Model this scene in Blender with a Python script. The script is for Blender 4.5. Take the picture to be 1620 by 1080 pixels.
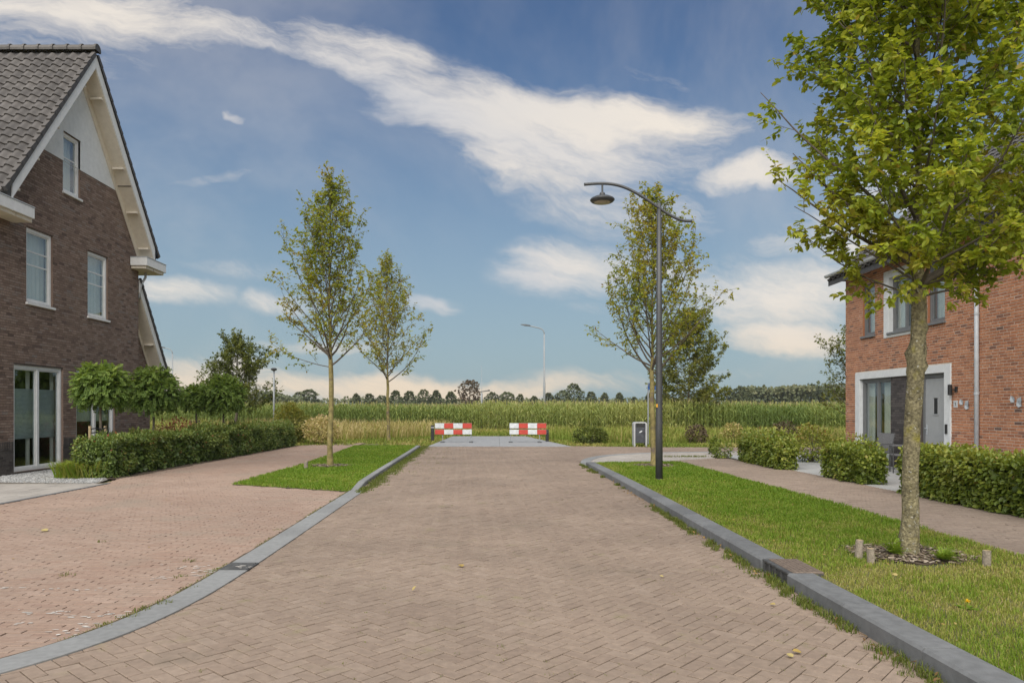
import bpy, math, random
import numpy as np
from mathutils import Matrix, Vector
R = math.radians
sc = bpy.context.scene
col = sc.collection
for o in list(bpy.data.objects): bpy.data.objects.remove(o)

# ------------------------------------------------------------------ camera
CAMH = 1.55
F = 1150.0                      # focal length in pixels of a 1620 wide picture
cam = bpy.data.cameras.new('camera')
cam.sensor_width = 36.0
cam.lens = F / 1620 * 36.0
cam.shift_x = 23 / 1620
cam.shift_y = 108 / 1620
cam.clip_start = 0.05
cam.clip_end = 3000
camo = bpy.data.objects.new('camera', cam)
col.objects.link(camo)
camo.location = (0, 0, CAMH)
camo.rotation_euler = (R(90), 0, 0)
sc.camera = camo

# ------------------------------------------------------------------ light
SUN_EL, SUN_AZ = R(48), R(195)            # azimuth clockwise from +Y : behind the camera, a little to the left; thin cloud spreads it wide
world = bpy.data.worlds.new('World')
sc.world = world
world.use_nodes = True
WS = 0.09
sun = bpy.data.lights.new('sun', 'SUN')
sun.energy = 5.0
sun.angle = R(85)
sun.color = (1.0, 0.95, 0.87)
suno = bpy.data.objects.new('sun', sun)
col.objects.link(suno)
sd = Vector((math.sin(SUN_AZ) * math.cos(SUN_EL), math.cos(SUN_AZ) * math.cos(SUN_EL), math.sin(SUN_EL)))
suno.rotation_euler = (-sd).to_track_quat('-Z', 'Y').to_euler()
suno.location = sd * 60
sc.view_settings.view_transform = 'Standard'
sc.view_settings.look = 'None'
sc.view_settings.exposure = 0.12
sc.view_settings.gamma = 1.0
sc.render.engine = 'CYCLES'
sc.cycles.use_denoising = True
sc.cycles.max_bounces = 7
sc.cycles.transparent_max_bounces = 10
sc.cycles.caustics_reflective = False
sc.cycles.caustics_refractive = False


def build_world():
    nt = world.node_tree
    nt.nodes.clear()
    N, L = nt.nodes.new, nt.links.new

    def sock(x, inp):
        if isinstance(x, (int, float)): inp.default_value = x
        elif isinstance(x, tuple): inp.default_value = x
        else: L(x, inp)

    def mth(op, a, b=None, c=None, clamp=False):
        n = N('ShaderNodeMath'); n.operation = op; n.use_clamp = clamp
        for i, x in enumerate((a, b, c)):
            if x is not None: sock(x, n.inputs[i])
        return n.outputs[0]

    def mapr(v, a, b, c=0.0, d=1.0, typ='SMOOTHSTEP'):
        n = N('ShaderNodeMapRange'); n.interpolation_type = typ
        sock(v, n.inputs['Value'])
        for k, x in (('From Min', a), ('From Max', b), ('To Min', c), ('To Max', d)): n.inputs[k].default_value = x
        return n.outputs[0]

    def noise(vec, scale, detail, rough=0.55, dist=0.0):
        n = N('ShaderNodeTexNoise')
        L(vec, n.inputs['Vector'])
        n.inputs['Scale'].default_value = scale; n.inputs['Detail'].default_value = detail
        n.inputs['Roughness'].default_value = rough; n.inputs['Distortion'].default_value = dist
        return n

    def mixc(f, a, b):
        n = N('ShaderNodeMix'); n.data_type = 'RGBA'
        sock(f, n.inputs[0])
        for x, i in ((a, 6), (b, 7)):
            if isinstance(x, tuple): n.inputs[i].default_value = (*x, 1)
            else: L(x, n.inputs[i])
        return n.outputs[2]

    out = N('ShaderNodeOutputWorld'); bg = N('ShaderNodeBackground')
    L(bg.outputs[0], out.inputs[0])
    bg.inputs[1].default_value = WS
    sky = N('ShaderNodeTexSky'); sky.sky_type = 'NISHITA'; sky.sun_disc = False
    sky.sun_elevation = SUN_EL; sky.sun_rotation = SUN_AZ
    sky.air_density = 1.0; sky.dust_density = 1.2; sky.ozone_density = 2.0
    tc = N('ShaderNodeTexCoord')
    sep = N('ShaderNodeSeparateXYZ'); L(tc.outputs['Generated'], sep.inputs[0])
    dx, dy, dz = sep.outputs
    den = mth('MAXIMUM', dy, 0.08)
    px = mth('DIVIDE', dx, den); pz = mth('DIVIDE', dz, den)
    comb = N('ShaderNodeCombineXYZ'); L(px, comb.inputs[0]); L(pz, comb.inputs[1])
    # warp
    nw = noise(comb.outputs[0], 3.2, 5, 0.6)
    vs = N('ShaderNodeVectorMath'); vs.operation = 'SUBTRACT'; L(nw.outputs['Color'], vs.inputs[0]); vs.inputs[1].default_value = (.5, .5, .5)
    vm = N('ShaderNodeVectorMath'); vm.operation = 'MULTIPLY'; L(vs.outputs[0], vm.inputs[0]); vm.inputs[1].default_value = (.19, .11, 0)
    va = N('ShaderNodeVectorMath'); va.operation = 'ADD'; L(comb.outputs[0], va.inputs[0]); L(vm.outputs[0], va.inputs[1])
    P = va.outputs[0]
    blobs = [  # x, y (1620x1080 photo), half length, half width, slope down to the right in degrees, strength
        (330, 45, 260, 50, 9, .8), (600, 110, 270, 62, 19, 1.0), (850, 200, 330, 92, 14, 1.15), (1010, 195, 190, 52, 6, 1.0),
        (1175, 285, 100, 40, -3, .95), (840, 270, 190, 55, 12, .8), (880, 425, 135, 50, 2, .95), (1200, 465, 190, 62, 6, .9),
        (1240, 530, 150, 45, 4, .95), (110, 15, 330, 80, 8, .85), (672, 476, 46, 20, 5, .8), (640, 612, 420, 30, 0, 1.05),
        (320, 595, 170, 48, 0, 1.05), (347, 197, 34, 11, 25, .6), (290, 455, 120, 32, 2, .5), (1010, 335, 230, 62, 5, .55),
        (470, 470, 120, 26, 4, .45), (330, 285, 110, 14, -3, .4), (430, 420, 160, 22, 6, .42), (1330, 380, 160, 60, 5, .6), (980, 480, 120, 20, 2, .4),
        (1480, 300, 200, 70, 8, .8), (1100, 420, 140, 26, 8, .5), (1180, 590, 160, 14, 2, .5), (560, 545, 200, 16, 1, .35), (60, 90, 260, 60, 6, .42), (1010, 110, 120, 16, 22, .4)]
    tot = None
    for (bx, by, hl, hw, ang, amp) in blobs:
        mp = N('ShaderNodeMapping'); mp.vector_type = 'TEXTURE'
        L(P, mp.inputs[0])
        mp.inputs[1].default_value = ((bx - 787) / F, (648 - by) / F, 0)
        mp.inputs[2].default_value = (0, 0, -R(ang))
        mp.inputs[3].default_value = (hl / F, hw / F, 1)
        ln = N('ShaderNodeVectorMath'); ln.operation = 'LENGTH'; L(mp.outputs[0], ln.inputs[0])
        c = mapr(ln.outputs['Value'], 1.3, 0.15, 0, amp)
        tot = c if tot is None else mth('MAXIMUM', tot, c)
    # streaky detail along the band
    mp2 = N('ShaderNodeMapping'); mp2.vector_type = 'TEXTURE'; L(P, mp2.inputs[0])
    mp2.inputs[2].default_value = (0, 0, -R(15)); mp2.inputs[3].default_value = (3.4, 1, 1)
    n1 = noise(mp2.outputs[0], 11, 10, 0.68, .25)
    n2 = noise(mp2.outputs[0], 3.0, 3, 0.5)
    det = mth('ADD', mth('MULTIPLY', mth('SUBTRACT', n1.outputs[0], .5), 2.5), mth('MULTIPLY', mth('SUBTRACT', n2.outputs[0], .5), .5))
    dens = mth('ADD', tot, mth('MULTIPLY', det, mapr(tot, 0.02, .45, .3, 1.0)))
    # thin veil over the whole sky, thicker clouds of the same kind behind and beside
    nv = noise(tc.outputs['Generated'], 2.2, 6, 0.6, .4)
    veil = mapr(nv.outputs[0], .42, .78, 0, .30)
    back = mth('MULTIPLY', mapr(nv.outputs[0], .42, .62, 0, .85), mapr(dy, .35, -.15, 0, 1))
    m = mth('MAXIMUM', mapr(dens, .06, 1.15, 0, .97), mth('MAXIMUM', veil, back))
    # haze of the low sky
    tint = N('ShaderNodeMix'); tint.data_type = 'RGBA'; tint.blend_type = 'MULTIPLY'; tint.inputs[0].default_value = 1
    L(sky.outputs[0], tint.inputs[6]); tint.inputs[7].default_value = (0.70, .84, .97, 1)
    hz = mapr(dz, -.02, .50, 1, 0)
    skyc = mixc(mth('MULTIPLY', hz, .84), tint.outputs[2], tuple(c / WS for c in (.31, .405, .445)))
    lowc = mapr(dz, .0, .16, 0, 1)
    shade = mapr(n2.outputs[0], .35, .62, 0, 1)
    ctop = mixc(shade, tuple(c / WS for c in (.60, .60, .62)), tuple(c / WS for c in (.84, .765, .67)))
    cloudc = mixc(lowc, tuple(c / WS for c in (.80, .66, .50)), ctop)
    fin = mixc(m, skyc, cloudc)
    L(fin, bg.inputs[0])


build_world()

# ------------------------------------------------------------------ helpers
rng = np.random.default_rng(7)


def vnoise(x, y, s=1.0, seed=0):
    """smooth value noise 0..1 on arrays"""
    x = np.asarray(x, float) * s; y = np.asarray(y, float) * s
    xi = np.floor(x).astype(np.int64); yi = np.floor(y).astype(np.int64)
    xf = x - xi; yf = y - yi
    xf = xf * xf * (3 - 2 * xf); yf = yf * yf * (3 - 2 * yf)

    def h(a, b):
        n = (a * 374761393 + b * 668265263 + seed * 974711) & 0x7fffffff
        n = ((n ^ (n >> 13)) * 1274126177) & 0x7fffffff
        return ((n ^ (n >> 16)) & 0xffff) / 65535.0
    return (h(xi, yi) * (1 - xf) + h(xi + 1, yi) * xf) * (1 - yf) + (h(xi, yi + 1) * (1 - xf) + h(xi + 1, yi + 1) * xf) * yf


def fbm(x, y, s=1.0, seed=0):
    return (vnoise(x, y, s, seed) * .55 + vnoise(x, y, s * 2.3, seed + 1) * .3 + vnoise(x, y, s * 5.1, seed + 2) * .15)


def gp(px, py):
    """ground point under a photo pixel"""
    k = CAMH / (py - 648.0)
    return ((px - 787.0) * k, F * k)


class Geo:
    def __init__(s): s.v, s.q, s.t, s.a, s.n = [], [], [], [], 0

    def add(s, V, Q=None, T=None, a=.5):
        V = np.asarray(V, np.float32).reshape(-1, 3)
        if Q is not None and len(Q): s.q.append(np.asarray(Q, np.int64).reshape(-1, 4) + s.n)
        if T is not None and len(T): s.t.append(np.asarray(T, np.int64).reshape(-1, 3) + s.n)
        s.v.append(V)
        s.a.append(np.broadcast_to(np.asarray(a, np.float32), (len(V),)))
        s.n += len(V)
        return s

    def box(s, x0, x1, y0, y1, z0, z1, a=.5):
        V = [(x0, y0, z0), (x1, y0, z0), (x1, y1, z0), (x0, y1, z0), (x0, y0, z1), (x1, y0, z1), (x1, y1, z1), (x0, y1, z1)]
        return s.add(V, [(0, 3, 2, 1), (4, 5, 6, 7), (0, 1, 5, 4), (1, 2, 6, 5), (2, 3, 7, 6), (3, 0, 4, 7)], a=a)

    def bbox(s, x0, x1, y0, y1, z0, z1, b=.006, a=.5):
        """bevelled box (chamfered edges)"""
        xs, ys, zs = (x0, x1), (y0, y1), (z0, z1)
        V = []; idx = {}
        for i in (0, 1):
            for j in (0, 1):
                for k in (0, 1):
                    sx, sy, sz = (1, -1)[i], (1, -1)[j], (1, -1)[k]
                    for ax in range(3):
                        p = [xs[i] + sx * b, ys[j] + sy * b, zs[k] + sz * b]
                        p[ax] = (xs[i], ys[j], zs[k])[ax]
                        idx[i, j, k, ax] = len(V); V.append(p)
        Q = [[idx[0, 0, 0, 0], idx[0, 0, 1, 0], idx[0, 1, 1, 0], idx[0, 1, 0, 0]], [idx[1, 0, 0, 0], idx[1, 1, 0, 0], idx[1, 1, 1, 0], idx[1, 0, 1, 0]],
             [idx[0, 0, 0, 1], idx[1, 0, 0, 1], idx[1, 0, 1, 1], idx[0, 0, 1, 1]], [idx[0, 1, 0, 1], idx[0, 1, 1, 1], idx[1, 1, 1, 1], idx[1, 1, 0, 1]],
             [idx[0, 0, 0, 2], idx[0, 1, 0, 2], idx[1, 1, 0, 2], idx[1, 0, 0, 2]], [idx[0, 0, 1, 2], idx[1, 0, 1, 2], idx[1, 1, 1, 2], idx[0, 1, 1, 2]]]
        for i in (0, 1):
            for j in (0, 1):
                Q.append([idx[i, j, 0, 0], idx[i, j, 1, 0], idx[i, j, 1, 1], idx[i, j, 0, 1]])
                Q.append([idx[i, 0, j, 0], idx[i, 1, j, 0], idx[i, 1, j, 2], idx[i, 0, j, 2]])
                Q.append([idx[0, i, j, 1], idx[1, i, j, 1], idx[1, i, j, 2], idx[0, i, j, 2]])
        T = [[idx[i, j, k, 0], idx[i, j, k, 1], idx[i, j, k, 2]] for i in (0, 1) for j in (0, 1) for k in (0, 1)]
        return s.add(V, Q, T, a)

    def quad(s, a, b, c, d, at=.5): return s.add([a, b, c, d], [(0, 1, 2, 3)], a=at)

    def tube(s, P, rad, n=8, a=.5, cap=True):
        P = np.asarray(P, float); m = len(P)
        rad = np.broadcast_to(np.asarray(rad, float), (m,))
        d = np.gradient(P, axis=0) if m > 2 else np.repeat((P[-1:] - P[:1]), m, 0)
        d /= np.linalg.norm(d, axis=1, keepdims=True) + 1e-9
        ref = np.array([0, 0, 1.]) if abs(d[0, 2]) < .9 else np.array([1., 0, 0])
        u = np.cross(d, ref); u /= np.linalg.norm(u, axis=1, keepdims=True) + 1e-9
        w = np.cross(d, u)
        th = np.arange(n) * 2 * np.pi / n
        V = P[:, None, :] + rad[:, None, None] * (np.cos(th)[None, :, None] * u[:, None, :] + np.sin(th)[None, :, None] * w[:, None, :])
        V = V.reshape(-1, 3)
        i = np.arange(m - 1)[:, None] * n; j = np.arange(n)[None]; k = (j + 1) % n
        Q = np.stack([i + j, i + n + j, i + n + k, i + k], -1).reshape(-1, 4)
        T = []
        if cap:
            V = np.vstack([V, P[:1], P[-1:]])
            c0, c1 = m * n, m * n + 1
            for q in range(n):
                T.append((c0, q, (q + 1) % n)); T.append((c1, (m - 1) * n + (q + 1) % n, (m - 1) * n + q))
        aa = a
        if not np.isscalar(a):
            aa = np.repeat(np.asarray(a), n)
            if cap: aa = np.append(aa, [a[0], a[-1]])
        return s.add(V, Q, T, aa)

    def lathe(s, prof, cx, cy, n=24, a=.5):
        """prof: list of (radius, z)"""
        th = np.arange(n) * 2 * np.pi / n
        V = np.array([[cx + r * math.cos(t), cy + r * math.sin(t), z] for r, z in prof for t in th])
        m = len(prof)
        i = np.arange(m - 1)[:, None] * n; j = np.arange(n)[None]; k = (j + 1) % n
        Q = np.stack([i + j, i + k, i + n + k, i + n + j], -1).reshape(-1, 4)
        return s.add(V, Q, None, a)

    def prism(s, poly, axis, c0, c1, a=.5):
        """extrude a convex 2-D polygon along axis (0:x with (y,z), 1:y with (x,z), 2:z with (x,y))"""
        n = len(poly); V = []
        for c in (c0, c1):
            for (p, q) in poly:
                V.append([(c, p, q), (p, c, q), (p, q, c)][axis])
        Q = [(i, (i + 1) % n, n + (i + 1) % n, n + i) for i in range(n)]
        T = [(0, i + 1, i) for i in range(1, n - 1)] + [(n, n + i, n + i + 1) for i in range(1, n - 1)]
        return s.add(V, Q, T, a)

    def mesh(s, name, mat, smooth=False):
        me = bpy.data.meshes.new(name)
        V = np.concatenate(s.v) if s.v else np.zeros((0, 3), np.float32)
        q = np.concatenate(s.q) if s.q else np.zeros((0, 4), np.int64)
        t = np.concatenate(s.t) if s.t else np.zeros((0, 3), np.int64)
        me.vertices.add(len(V)); me.vertices.foreach_set('co', V.astype(np.float32).ravel())
        me.loops.add(q.size + t.size)
        me.loops.foreach_set('vertex_index', np.concatenate([q.ravel(), t.ravel()]).astype(np.int32))
        me.polygons.add(len(q) + len(t))
        st = np.concatenate([np.arange(len(q)) * 4, q.size + np.arange(len(t)) * 3]).astype(np.int32)
        me.polygons.foreach_set('loop_start', st)
        me.polygons.foreach_set('use_smooth', np.full(len(st), bool(smooth)))
        at = me.attributes.new('v', 'FLOAT', 'POINT')
        at.data.foreach_set('value', np.concatenate(s.a).astype(np.float32))
        me.update(calc_edges=True)
        me.validate()
        if mat is not None: me.materials.append(mat)
        return me


def link(name, data, parent=None, pin=True):
    o = bpy.data.objects.new(name, data)
    col.objects.link(o)
    if parent is not None:
        o.parent = parent
        if pin: o.matrix_parent_inverse = WM[parent.name].inverted()
    WM[o.name] = Matrix.Identity(4)
    return o


WM = {}


def part(name, geo, mat, parent=None, smooth=False, kind=None, label=None):
    o = link(name, geo.mesh(name, mat, smooth), parent)
    if kind: o['kind'] = kind
    if label: o['label'] = label
    return o


def tag(o, label, cat=None, group=None, kind=None):
    o['label'] = label
    if cat: o['category'] = cat
    if group: o['group'] = group
    if kind: o['kind'] = kind
    return o


def thing(name, loc, label, cat, group=None):
    o = bpy.data.objects.new(name, None)
    o.empty_display_size = .2
    col.objects.link(o)
    o.location = loc
    WM[o.name] = Matrix.Translation(loc)
    return tag(o, label, cat, group)


def struct(name, geo, mat, label, cat, smooth=False):
    return tag(part(name, geo, mat, smooth=smooth), label, cat, kind='structure')


# ------------------------------------------------------------------ materials
def newmat(name):
    m = bpy.data.materials.new(name); m.use_nodes = True
    nt = m.node_tree
    b = nt.nodes['Principled BSDF']
    return m, nt, b


def M(name, cols, rough=.8, attr=True, nscale=8., namt=.25, nscale2=1.2, namt2=0., bump=0., bscale=60., spec=.35, metal=0., stain=None):
    """cols: list of colours along attribute v (or along noise when attr is False).
    stain: (colour, scale, threshold low, high) a patchy second colour from world-space noise"""
    m, nt, b = newmat(name)
    N, L = nt.nodes.new, nt.links.new
    geo = N('ShaderNodeNewGeometry')
    n1 = N('ShaderNodeTexNoise'); n1.inputs['Scale'].default_value = nscale; n1.inputs['Detail'].default_value = 5
    L(geo.outputs['Position'], n1.inputs['Vector'])
    ramp = N('ShaderNodeValToRGB')
    els = ramp.color_ramp.elements
    while len(els) < len(cols): els.new(.5)
    for i, c in enumerate(cols):
        els[i].position = i / max(1, len(cols) - 1); els[i].color = (*c, 1)
    if attr:
        at = N('ShaderNodeAttribute'); at.attribute_name = 'v'
        L(at.outputs['Fac'], ramp.inputs[0])
    else:
        L(n1.outputs[0], ramp.inputs[0])
    c = ramp.outputs[0]

    def modulate(c, fac, amt):
        mr = N('ShaderNodeMapRange'); L(fac, mr.inputs[0])
        mr.inputs[1].default_value = .3; mr.inputs[2].default_value = .7
        mr.inputs[3].default_value = 1 - amt; mr.inputs[4].default_value = 1 + amt
        mx = N('ShaderNodeVectorMath'); mx.operation = 'SCALE'
        L(c, mx.inputs[0]); L(mr.outputs[0], mx.inputs['Scale'])
        return mx.outputs[0]
    if namt: c = modulate(c, n1.outputs[0], namt)
    if namt2:
        n2 = N('ShaderNodeTexNoise'); n2.inputs['Scale'].default_value = nscale2; n2.inputs['Detail'].default_value = 4
        L(geo.outputs['Position'], n2.inputs['Vector'])
        c = modulate(c, n2.outputs[0], namt2)
    for st in ([] if stain is None else (stain if isinstance(stain, list) else [stain])):
        scol, ssc, lo, hi = st
        n3 = N('ShaderNodeTexNoise'); n3.inputs['Scale'].default_value = ssc; n3.inputs['Detail'].default_value = 6; n3.inputs['Roughness'].default_value = .65
        L(geo.outputs['Position'], n3.inputs['Vector'])
        mr = N('ShaderNodeMapRange'); mr.interpolation_type = 'SMOOTHSTEP'; L(n3.outputs[0], mr.inputs[0])
        mr.inputs[1].default_value = lo; mr.inputs[2].default_value = hi
        mx = N('ShaderNodeMix'); mx.data_type = 'RGBA'; L(mr.outputs[0], mx.inputs[0]); L(c, mx.inputs[6]); mx.inputs[7].default_value = (*scol, 1)
        c = mx.outputs[2]
    L(c, b.inputs['Base Color'])
    b.inputs['Roughness'].default_value = rough
    b.inputs['Specular IOR Level'].default_value = spec
    b.inputs['Metallic'].default_value = metal
    if bump:
        nb = N('ShaderNodeTexNoise'); nb.inputs['Scale'].default_value = bscale; nb.inputs['Detail'].default_value = 6
        L(geo.outputs['Position'], nb.inputs['Vector'])
        bp = N('ShaderNodeBump'); bp.inputs['Strength'].default_value = bump; bp.inputs['Distance'].default_value = .02
        L(nb.outputs[0], bp.inputs['Height']); L(bp.outputs[0], b.inputs['Normal'])
    return m


def leafmat(name, cols, trans=.35, rough=.5, spec=.35, tcol=1.25):
    m, nt, b = newmat(name)
    N, L = nt.nodes.new, nt.links.new
    at = N('ShaderNodeAttribute'); at.attribute_name = 'v'
    ramp = N('ShaderNodeValToRGB'); els = ramp.color_ramp.elements
    while len(els) < len(cols): els.new(.5)
    for i, c in enumerate(cols):
        els[i].position = i / max(1, len(cols) - 1); els[i].color = (*c, 1)
    L(at.outputs['Fac'], ramp.inputs[0])
    L(ramp.outputs[0], b.inputs['Base Color'])
    b.inputs['Roughness'].default_value = rough; b.inputs['Specular IOR Level'].default_value = spec
    tr = N('ShaderNodeBsdfTranslucent')
    sc_ = N('ShaderNodeVectorMath'); sc_.operation = 'MULTIPLY'; L(ramp.outputs[0], sc_.inputs[0]); sc_.inputs[1].default_value = (tcol * 1.1, tcol, tcol * .6)
    L(sc_.outputs[0], tr.inputs[0])
    mx = N('ShaderNodeMixShader'); mx.inputs[0].default_value = trans
    L(b.outputs[0], mx.inputs[1]); L(tr.outputs[0], mx.inputs[2])
    L(mx.outputs[0], nt.nodes['Material Output'].inputs[0])
    return m


def glassmat(name, tint=(.88, .92, .92)):
    m, nt, b = newmat(name)
    N, L = nt.nodes.new, nt.links.new
    tr = N('ShaderNodeBsdfTransparent'); tr.inputs[0].default_value = (*tint, 1)
    gl = N('ShaderNodeBsdfGlossy'); gl.inputs['Roughness'].default_value = .015; gl.inputs['Color'].default_value = (.95, .97, 1, 1)
    lw = N('ShaderNodeLayerWeight'); lw.inputs['Blend'].default_value = .5
    pw = N('ShaderNodeMath'); pw.operation = 'POWER'; L(lw.outputs['Facing'], pw.inputs[0]); pw.inputs[1].default_value = 4.0
    fr = N('ShaderNodeMath'); fr.operation = 'MULTIPLY_ADD'; L(pw.outputs[0], fr.inputs[0]); fr.inputs[1].default_value = .9; fr.inputs[2].default_value = .07
    mx = N('ShaderNodeMixShader'); L(fr.outputs[0], mx.inputs[0]); L(tr.outputs[0], mx.inputs[1]); L(gl.outputs[0], mx.inputs[2])
    L(mx.outputs[0], nt.nodes['Material Output'].inputs[0])
    return m


MAT = {}
MAT['road_brick'] = M('road_brick', [(.222, .167, .128), (.240, .182, .140), (.254, .194, .149), (.272, .210, .164)], rough=.85, nscale=18, namt=.12, nscale2=.55, namt2=.14, bump=.25, bscale=120,
                      stain=[((.180, .143, .108), .8, .54, .78), ((.22, .19, .105), 2.6, .58, .78), ((.33, .285, .235), 6.5, .68, .80)])
MAT['road_bed'] = M('road_bed', [(.060, .048, .032), (.095, .078, .050), (.10, .095, .035)], attr=False, nscale=5, namt=.2, rough=.95)
MAT['park_brick'] = M('park_brick', [(.258, .175, .133), (.280, .197, .151), (.292, .212, .165), (.318, .232, .183)], rough=.85, nscale=18, namt=.10, nscale2=.45, namt2=.10, bump=.2, bscale=120,
                      stain=[((.265, .205, .160), .7, .50, .68), ((.66, .62, .57), 2.3, .71, .76)])
MAT['path_brick'] = M('path_brick', [(.225, .172, .135), (.26, .203, .16), (.288, .226, .18)], rough=.85, nscale=18, namt=.10, nscale2=.5, namt2=.10, bump=.2, bscale=120)
MAT['apron_brick'] = M('apron_brick', [(.29, .26, .225), (.34, .31, .28), (.37, .345, .31)], rough=.85, nscale=18, namt=.10, nscale2=.6, namt2=.12)
MAT['concrete'] = M('concrete', [(.235, .24, .243), (.29, .295, .30)], attr=False, nscale=3, namt=.12, rough=.85, bump=.15, bscale=150)
MAT['kerb'] = M('kerb', [(.135, .14, .143), (.175, .18, .183)], rough=.85, nscale=14, namt=.15, nscale2=1.1, namt2=.12, bump=.2, bscale=160, stain=((.10, .105, .09), 3.5, .60, .82))
MAT['gutter'] = M('gutter', [(.205, .209, .207), (.24, .244, .241)], rough=.85, nscale=20, namt=.10, nscale2=.9, namt2=.10, bump=.15, bscale=160, stain=((.24, .22, .17), 4, .62, .82))
MAT['slab'] = M('slab', [(.29, .295, .29), (.36, .365, .36)], rough=.85, nscale=12, namt=.10, nscale2=1, namt2=.08)
MAT['drive_slab'] = M('drive_slab', [(.27, .25, .225), (.325, .30, .27)], rough=.85, nscale=12, namt=.10, nscale2=.8, namt2=.1)
MAT['soil'] = M('soil', [(.07, .05, .032), (.12, .09, .06)], attr=False, nscale=9, namt=.3, rough=1, bump=.5, bscale=60)
MAT['turf_soil'] = M('turf_soil', [(.07, .085, .025), (.11, .105, .045)], attr=False, nscale=4, namt=.3, rough=1)
MAT['terrain'] = M('terrain', [(.10, .105, .035), (.16, .14, .06)], attr=False, nscale=.6, namt=.25, rough=1)
MAT['gravel'] = M('gravel', [(.16, .165, .165), (.27, .27, .265), (.40, .40, .39)], rough=.9, namt=.1)
MAT['chips'] = M('chips', [(.10, .07, .045), (.22, .17, .12), (.33, .28, .22)], rough=.95, namt=.2)
MAT['brick_brown'] = M('brick_brown', [(.105, .072, .058), (.18, .124, .098), (.225, .158, .124), (.27, .198, .16), (.22, .188, .17)], rough=.85, nscale=24, namt=.18, nscale2=.9, namt2=.10, bump=.25, bscale=140)
MAT['brick_plinth'] = M('brick_plinth', [(.04, .035, .033), (.07, .062, .058), (.10, .088, .08)], rough=.85, nscale=24, namt=.18, bump=.25, bscale=140)
MAT['brick_red'] = M('brick_red', [(.13, .085, .072), (.34, .145, .08), (.42, .18, .095), (.47, .21, .11), (.51, .24, .135)], rough=.85, nscale=24, namt=.15, nscale2=.9, namt2=.08, bump=.25, bscale=140)
MAT['brick_dark'] = M('brick_dark', [(.055, .05, .05), (.085, .075, .075), (.12, .105, .10)], rough=.8, nscale=24, namt=.18, bump=.25, bscale=140)
MAT['mortar_brown'] = M('mortar_brown', [(.075, .062, .055), (.10, .085, .075)], attr=False, rough=.95, namt=.1)
MAT['mortar_red'] = M('mortar_red', [(.52, .45, .38), (.60, .53, .45)], attr=False, rough=.95, namt=.1)
MAT['stucco'] = M('stucco', [(.66, .68, .69), (.72, .74, .75)], attr=False, rough=.9, namt=.04, bump=.35, bscale=90)
MAT['white_paint'] = M('white_paint', [(.70, .705, .70), (.76, .765, .76)], attr=False, rough=.45, namt=.04)
MAT['cream_paint'] = M('cream_paint', [(.66, .60, .50), (.70, .645, .55)], attr=False, rough=.55, namt=.04)
MAT['tile'] = M('tile', [(.052, .046, .042), (.072, .064, .058), (.092, .083, .076)], rough=.6, nscale=7, namt=.16, nscale2=1.1, namt2=.12, bump=.15, bscale=90, spec=.5)
MAT['tile_dark'] = M('tile_dark', [(.06, .058, .058), (.09, .086, .085)], rough=.6, nscale=7, namt=.16)
MAT['grey_frame'] = M('grey_frame', [(.16, .165, .17), (.18, .185, .19)], attr=False, rough=.45, namt=.04)
MAT['grey_door'] = M('grey_door', [(.36, .37, .38), (.39, .40, .41)], attr=False, rough=.4, namt=.03)
MAT['curtain'] = M('curtain', [(.68, .65, .58), (.78, .75, .68)], attr=True, rough=.9, namt=.05)
MAT['blind'] = M('blind', [(.46, .51, .50), (.56, .60, .58)], rough=.85, namt=.04)
MAT['dark_room'] = M('dark_room', [(.05, .048, .045), (.07, .066, .06)], attr=False, rough=.95)
MAT['zinc'] = M('zinc', [(.42, .45, .48), (.50, .53, .56)], attr=False, rough=.45, namt=.08, spec=.5)
MAT['lamp_grey'] = M('lamp_grey', [(.048, .050, .052), (.065, .067, .07)], attr=False, rough=.45, namt=.08, spec=.5)
MAT['galv'] = M('galv', [(.22, .235, .245), (.28, .295, .305)], attr=False, rough=.5, namt=.08, spec=.5)
MAT['black_plastic'] = M('black_plastic', [(.022, .022, .023), (.035, .035, .036)], attr=False, rough=.5)
MAT['sign_white'] = M('sign_white', [(.52, .54, .55), (.62, .64, .65)], attr=False, rough=.4, namt=.12)
MAT['sign_red'] = M('sign_red', [(.42, .05, .035), (.52, .065, .045)], attr=False, rough=.4, namt=.06)
MAT['sign_blue'] = M('sign_blue', [(.02, .08, .25), (.03, .1, .3)], attr=False, rough=.4)
MAT['sign_yellow'] = M('sign_yellow', [(.62, .30, .03), (.7, .36, .04)], attr=False, rough=.5)
MAT['bin_grey'] = M('bin_grey', [(.36, .37, .38), (.41, .42, .43)], attr=False, rough=.5, namt=.05)
MAT['bin_dark'] = M('bin_dark', [(.05, .055, .065), (.07, .075, .085)], attr=False, rough=.45)
MAT['wicker'] = M('wicker', [(.10, .10, .105), (.17, .17, .175)], attr=False, nscale=60, rough=.6, bump=.6, bscale=120)
MAT['wood_stake'] = M('wood_stake', [(.30, .22, .12), (.40, .31, .19)], attr=False, nscale=14, namt=.2, rough=.85, bump=.3)
MAT['old_wood'] = M('old_wood', [(.20, .17, .13), (.33, .28, .22)], attr=False, nscale=18, namt=.25, rough=.9, bump=.5)
MAT['rust'] = M('rust', [(.12, .095, .078), (.17, .13, .10)], attr=False, nscale=30, namt=.2, rough=.8, bump=.3)
MAT['iron'] = M('iron', [(.05, .052, .052), (.08, .08, .08)], attr=False, nscale=20, namt=.2, rough=.6)
MAT['chalk'] = M('chalk', [(.44, .41, .37), (.54, .51, .47)], attr=False, rough=.9)
MAT['glass'] = glassmat('glass')
MAT['lens'] = M('lens', [(.42, .38, .32), (.5, .46, .40)], attr=False, rough=.25, nscale=60)
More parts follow.
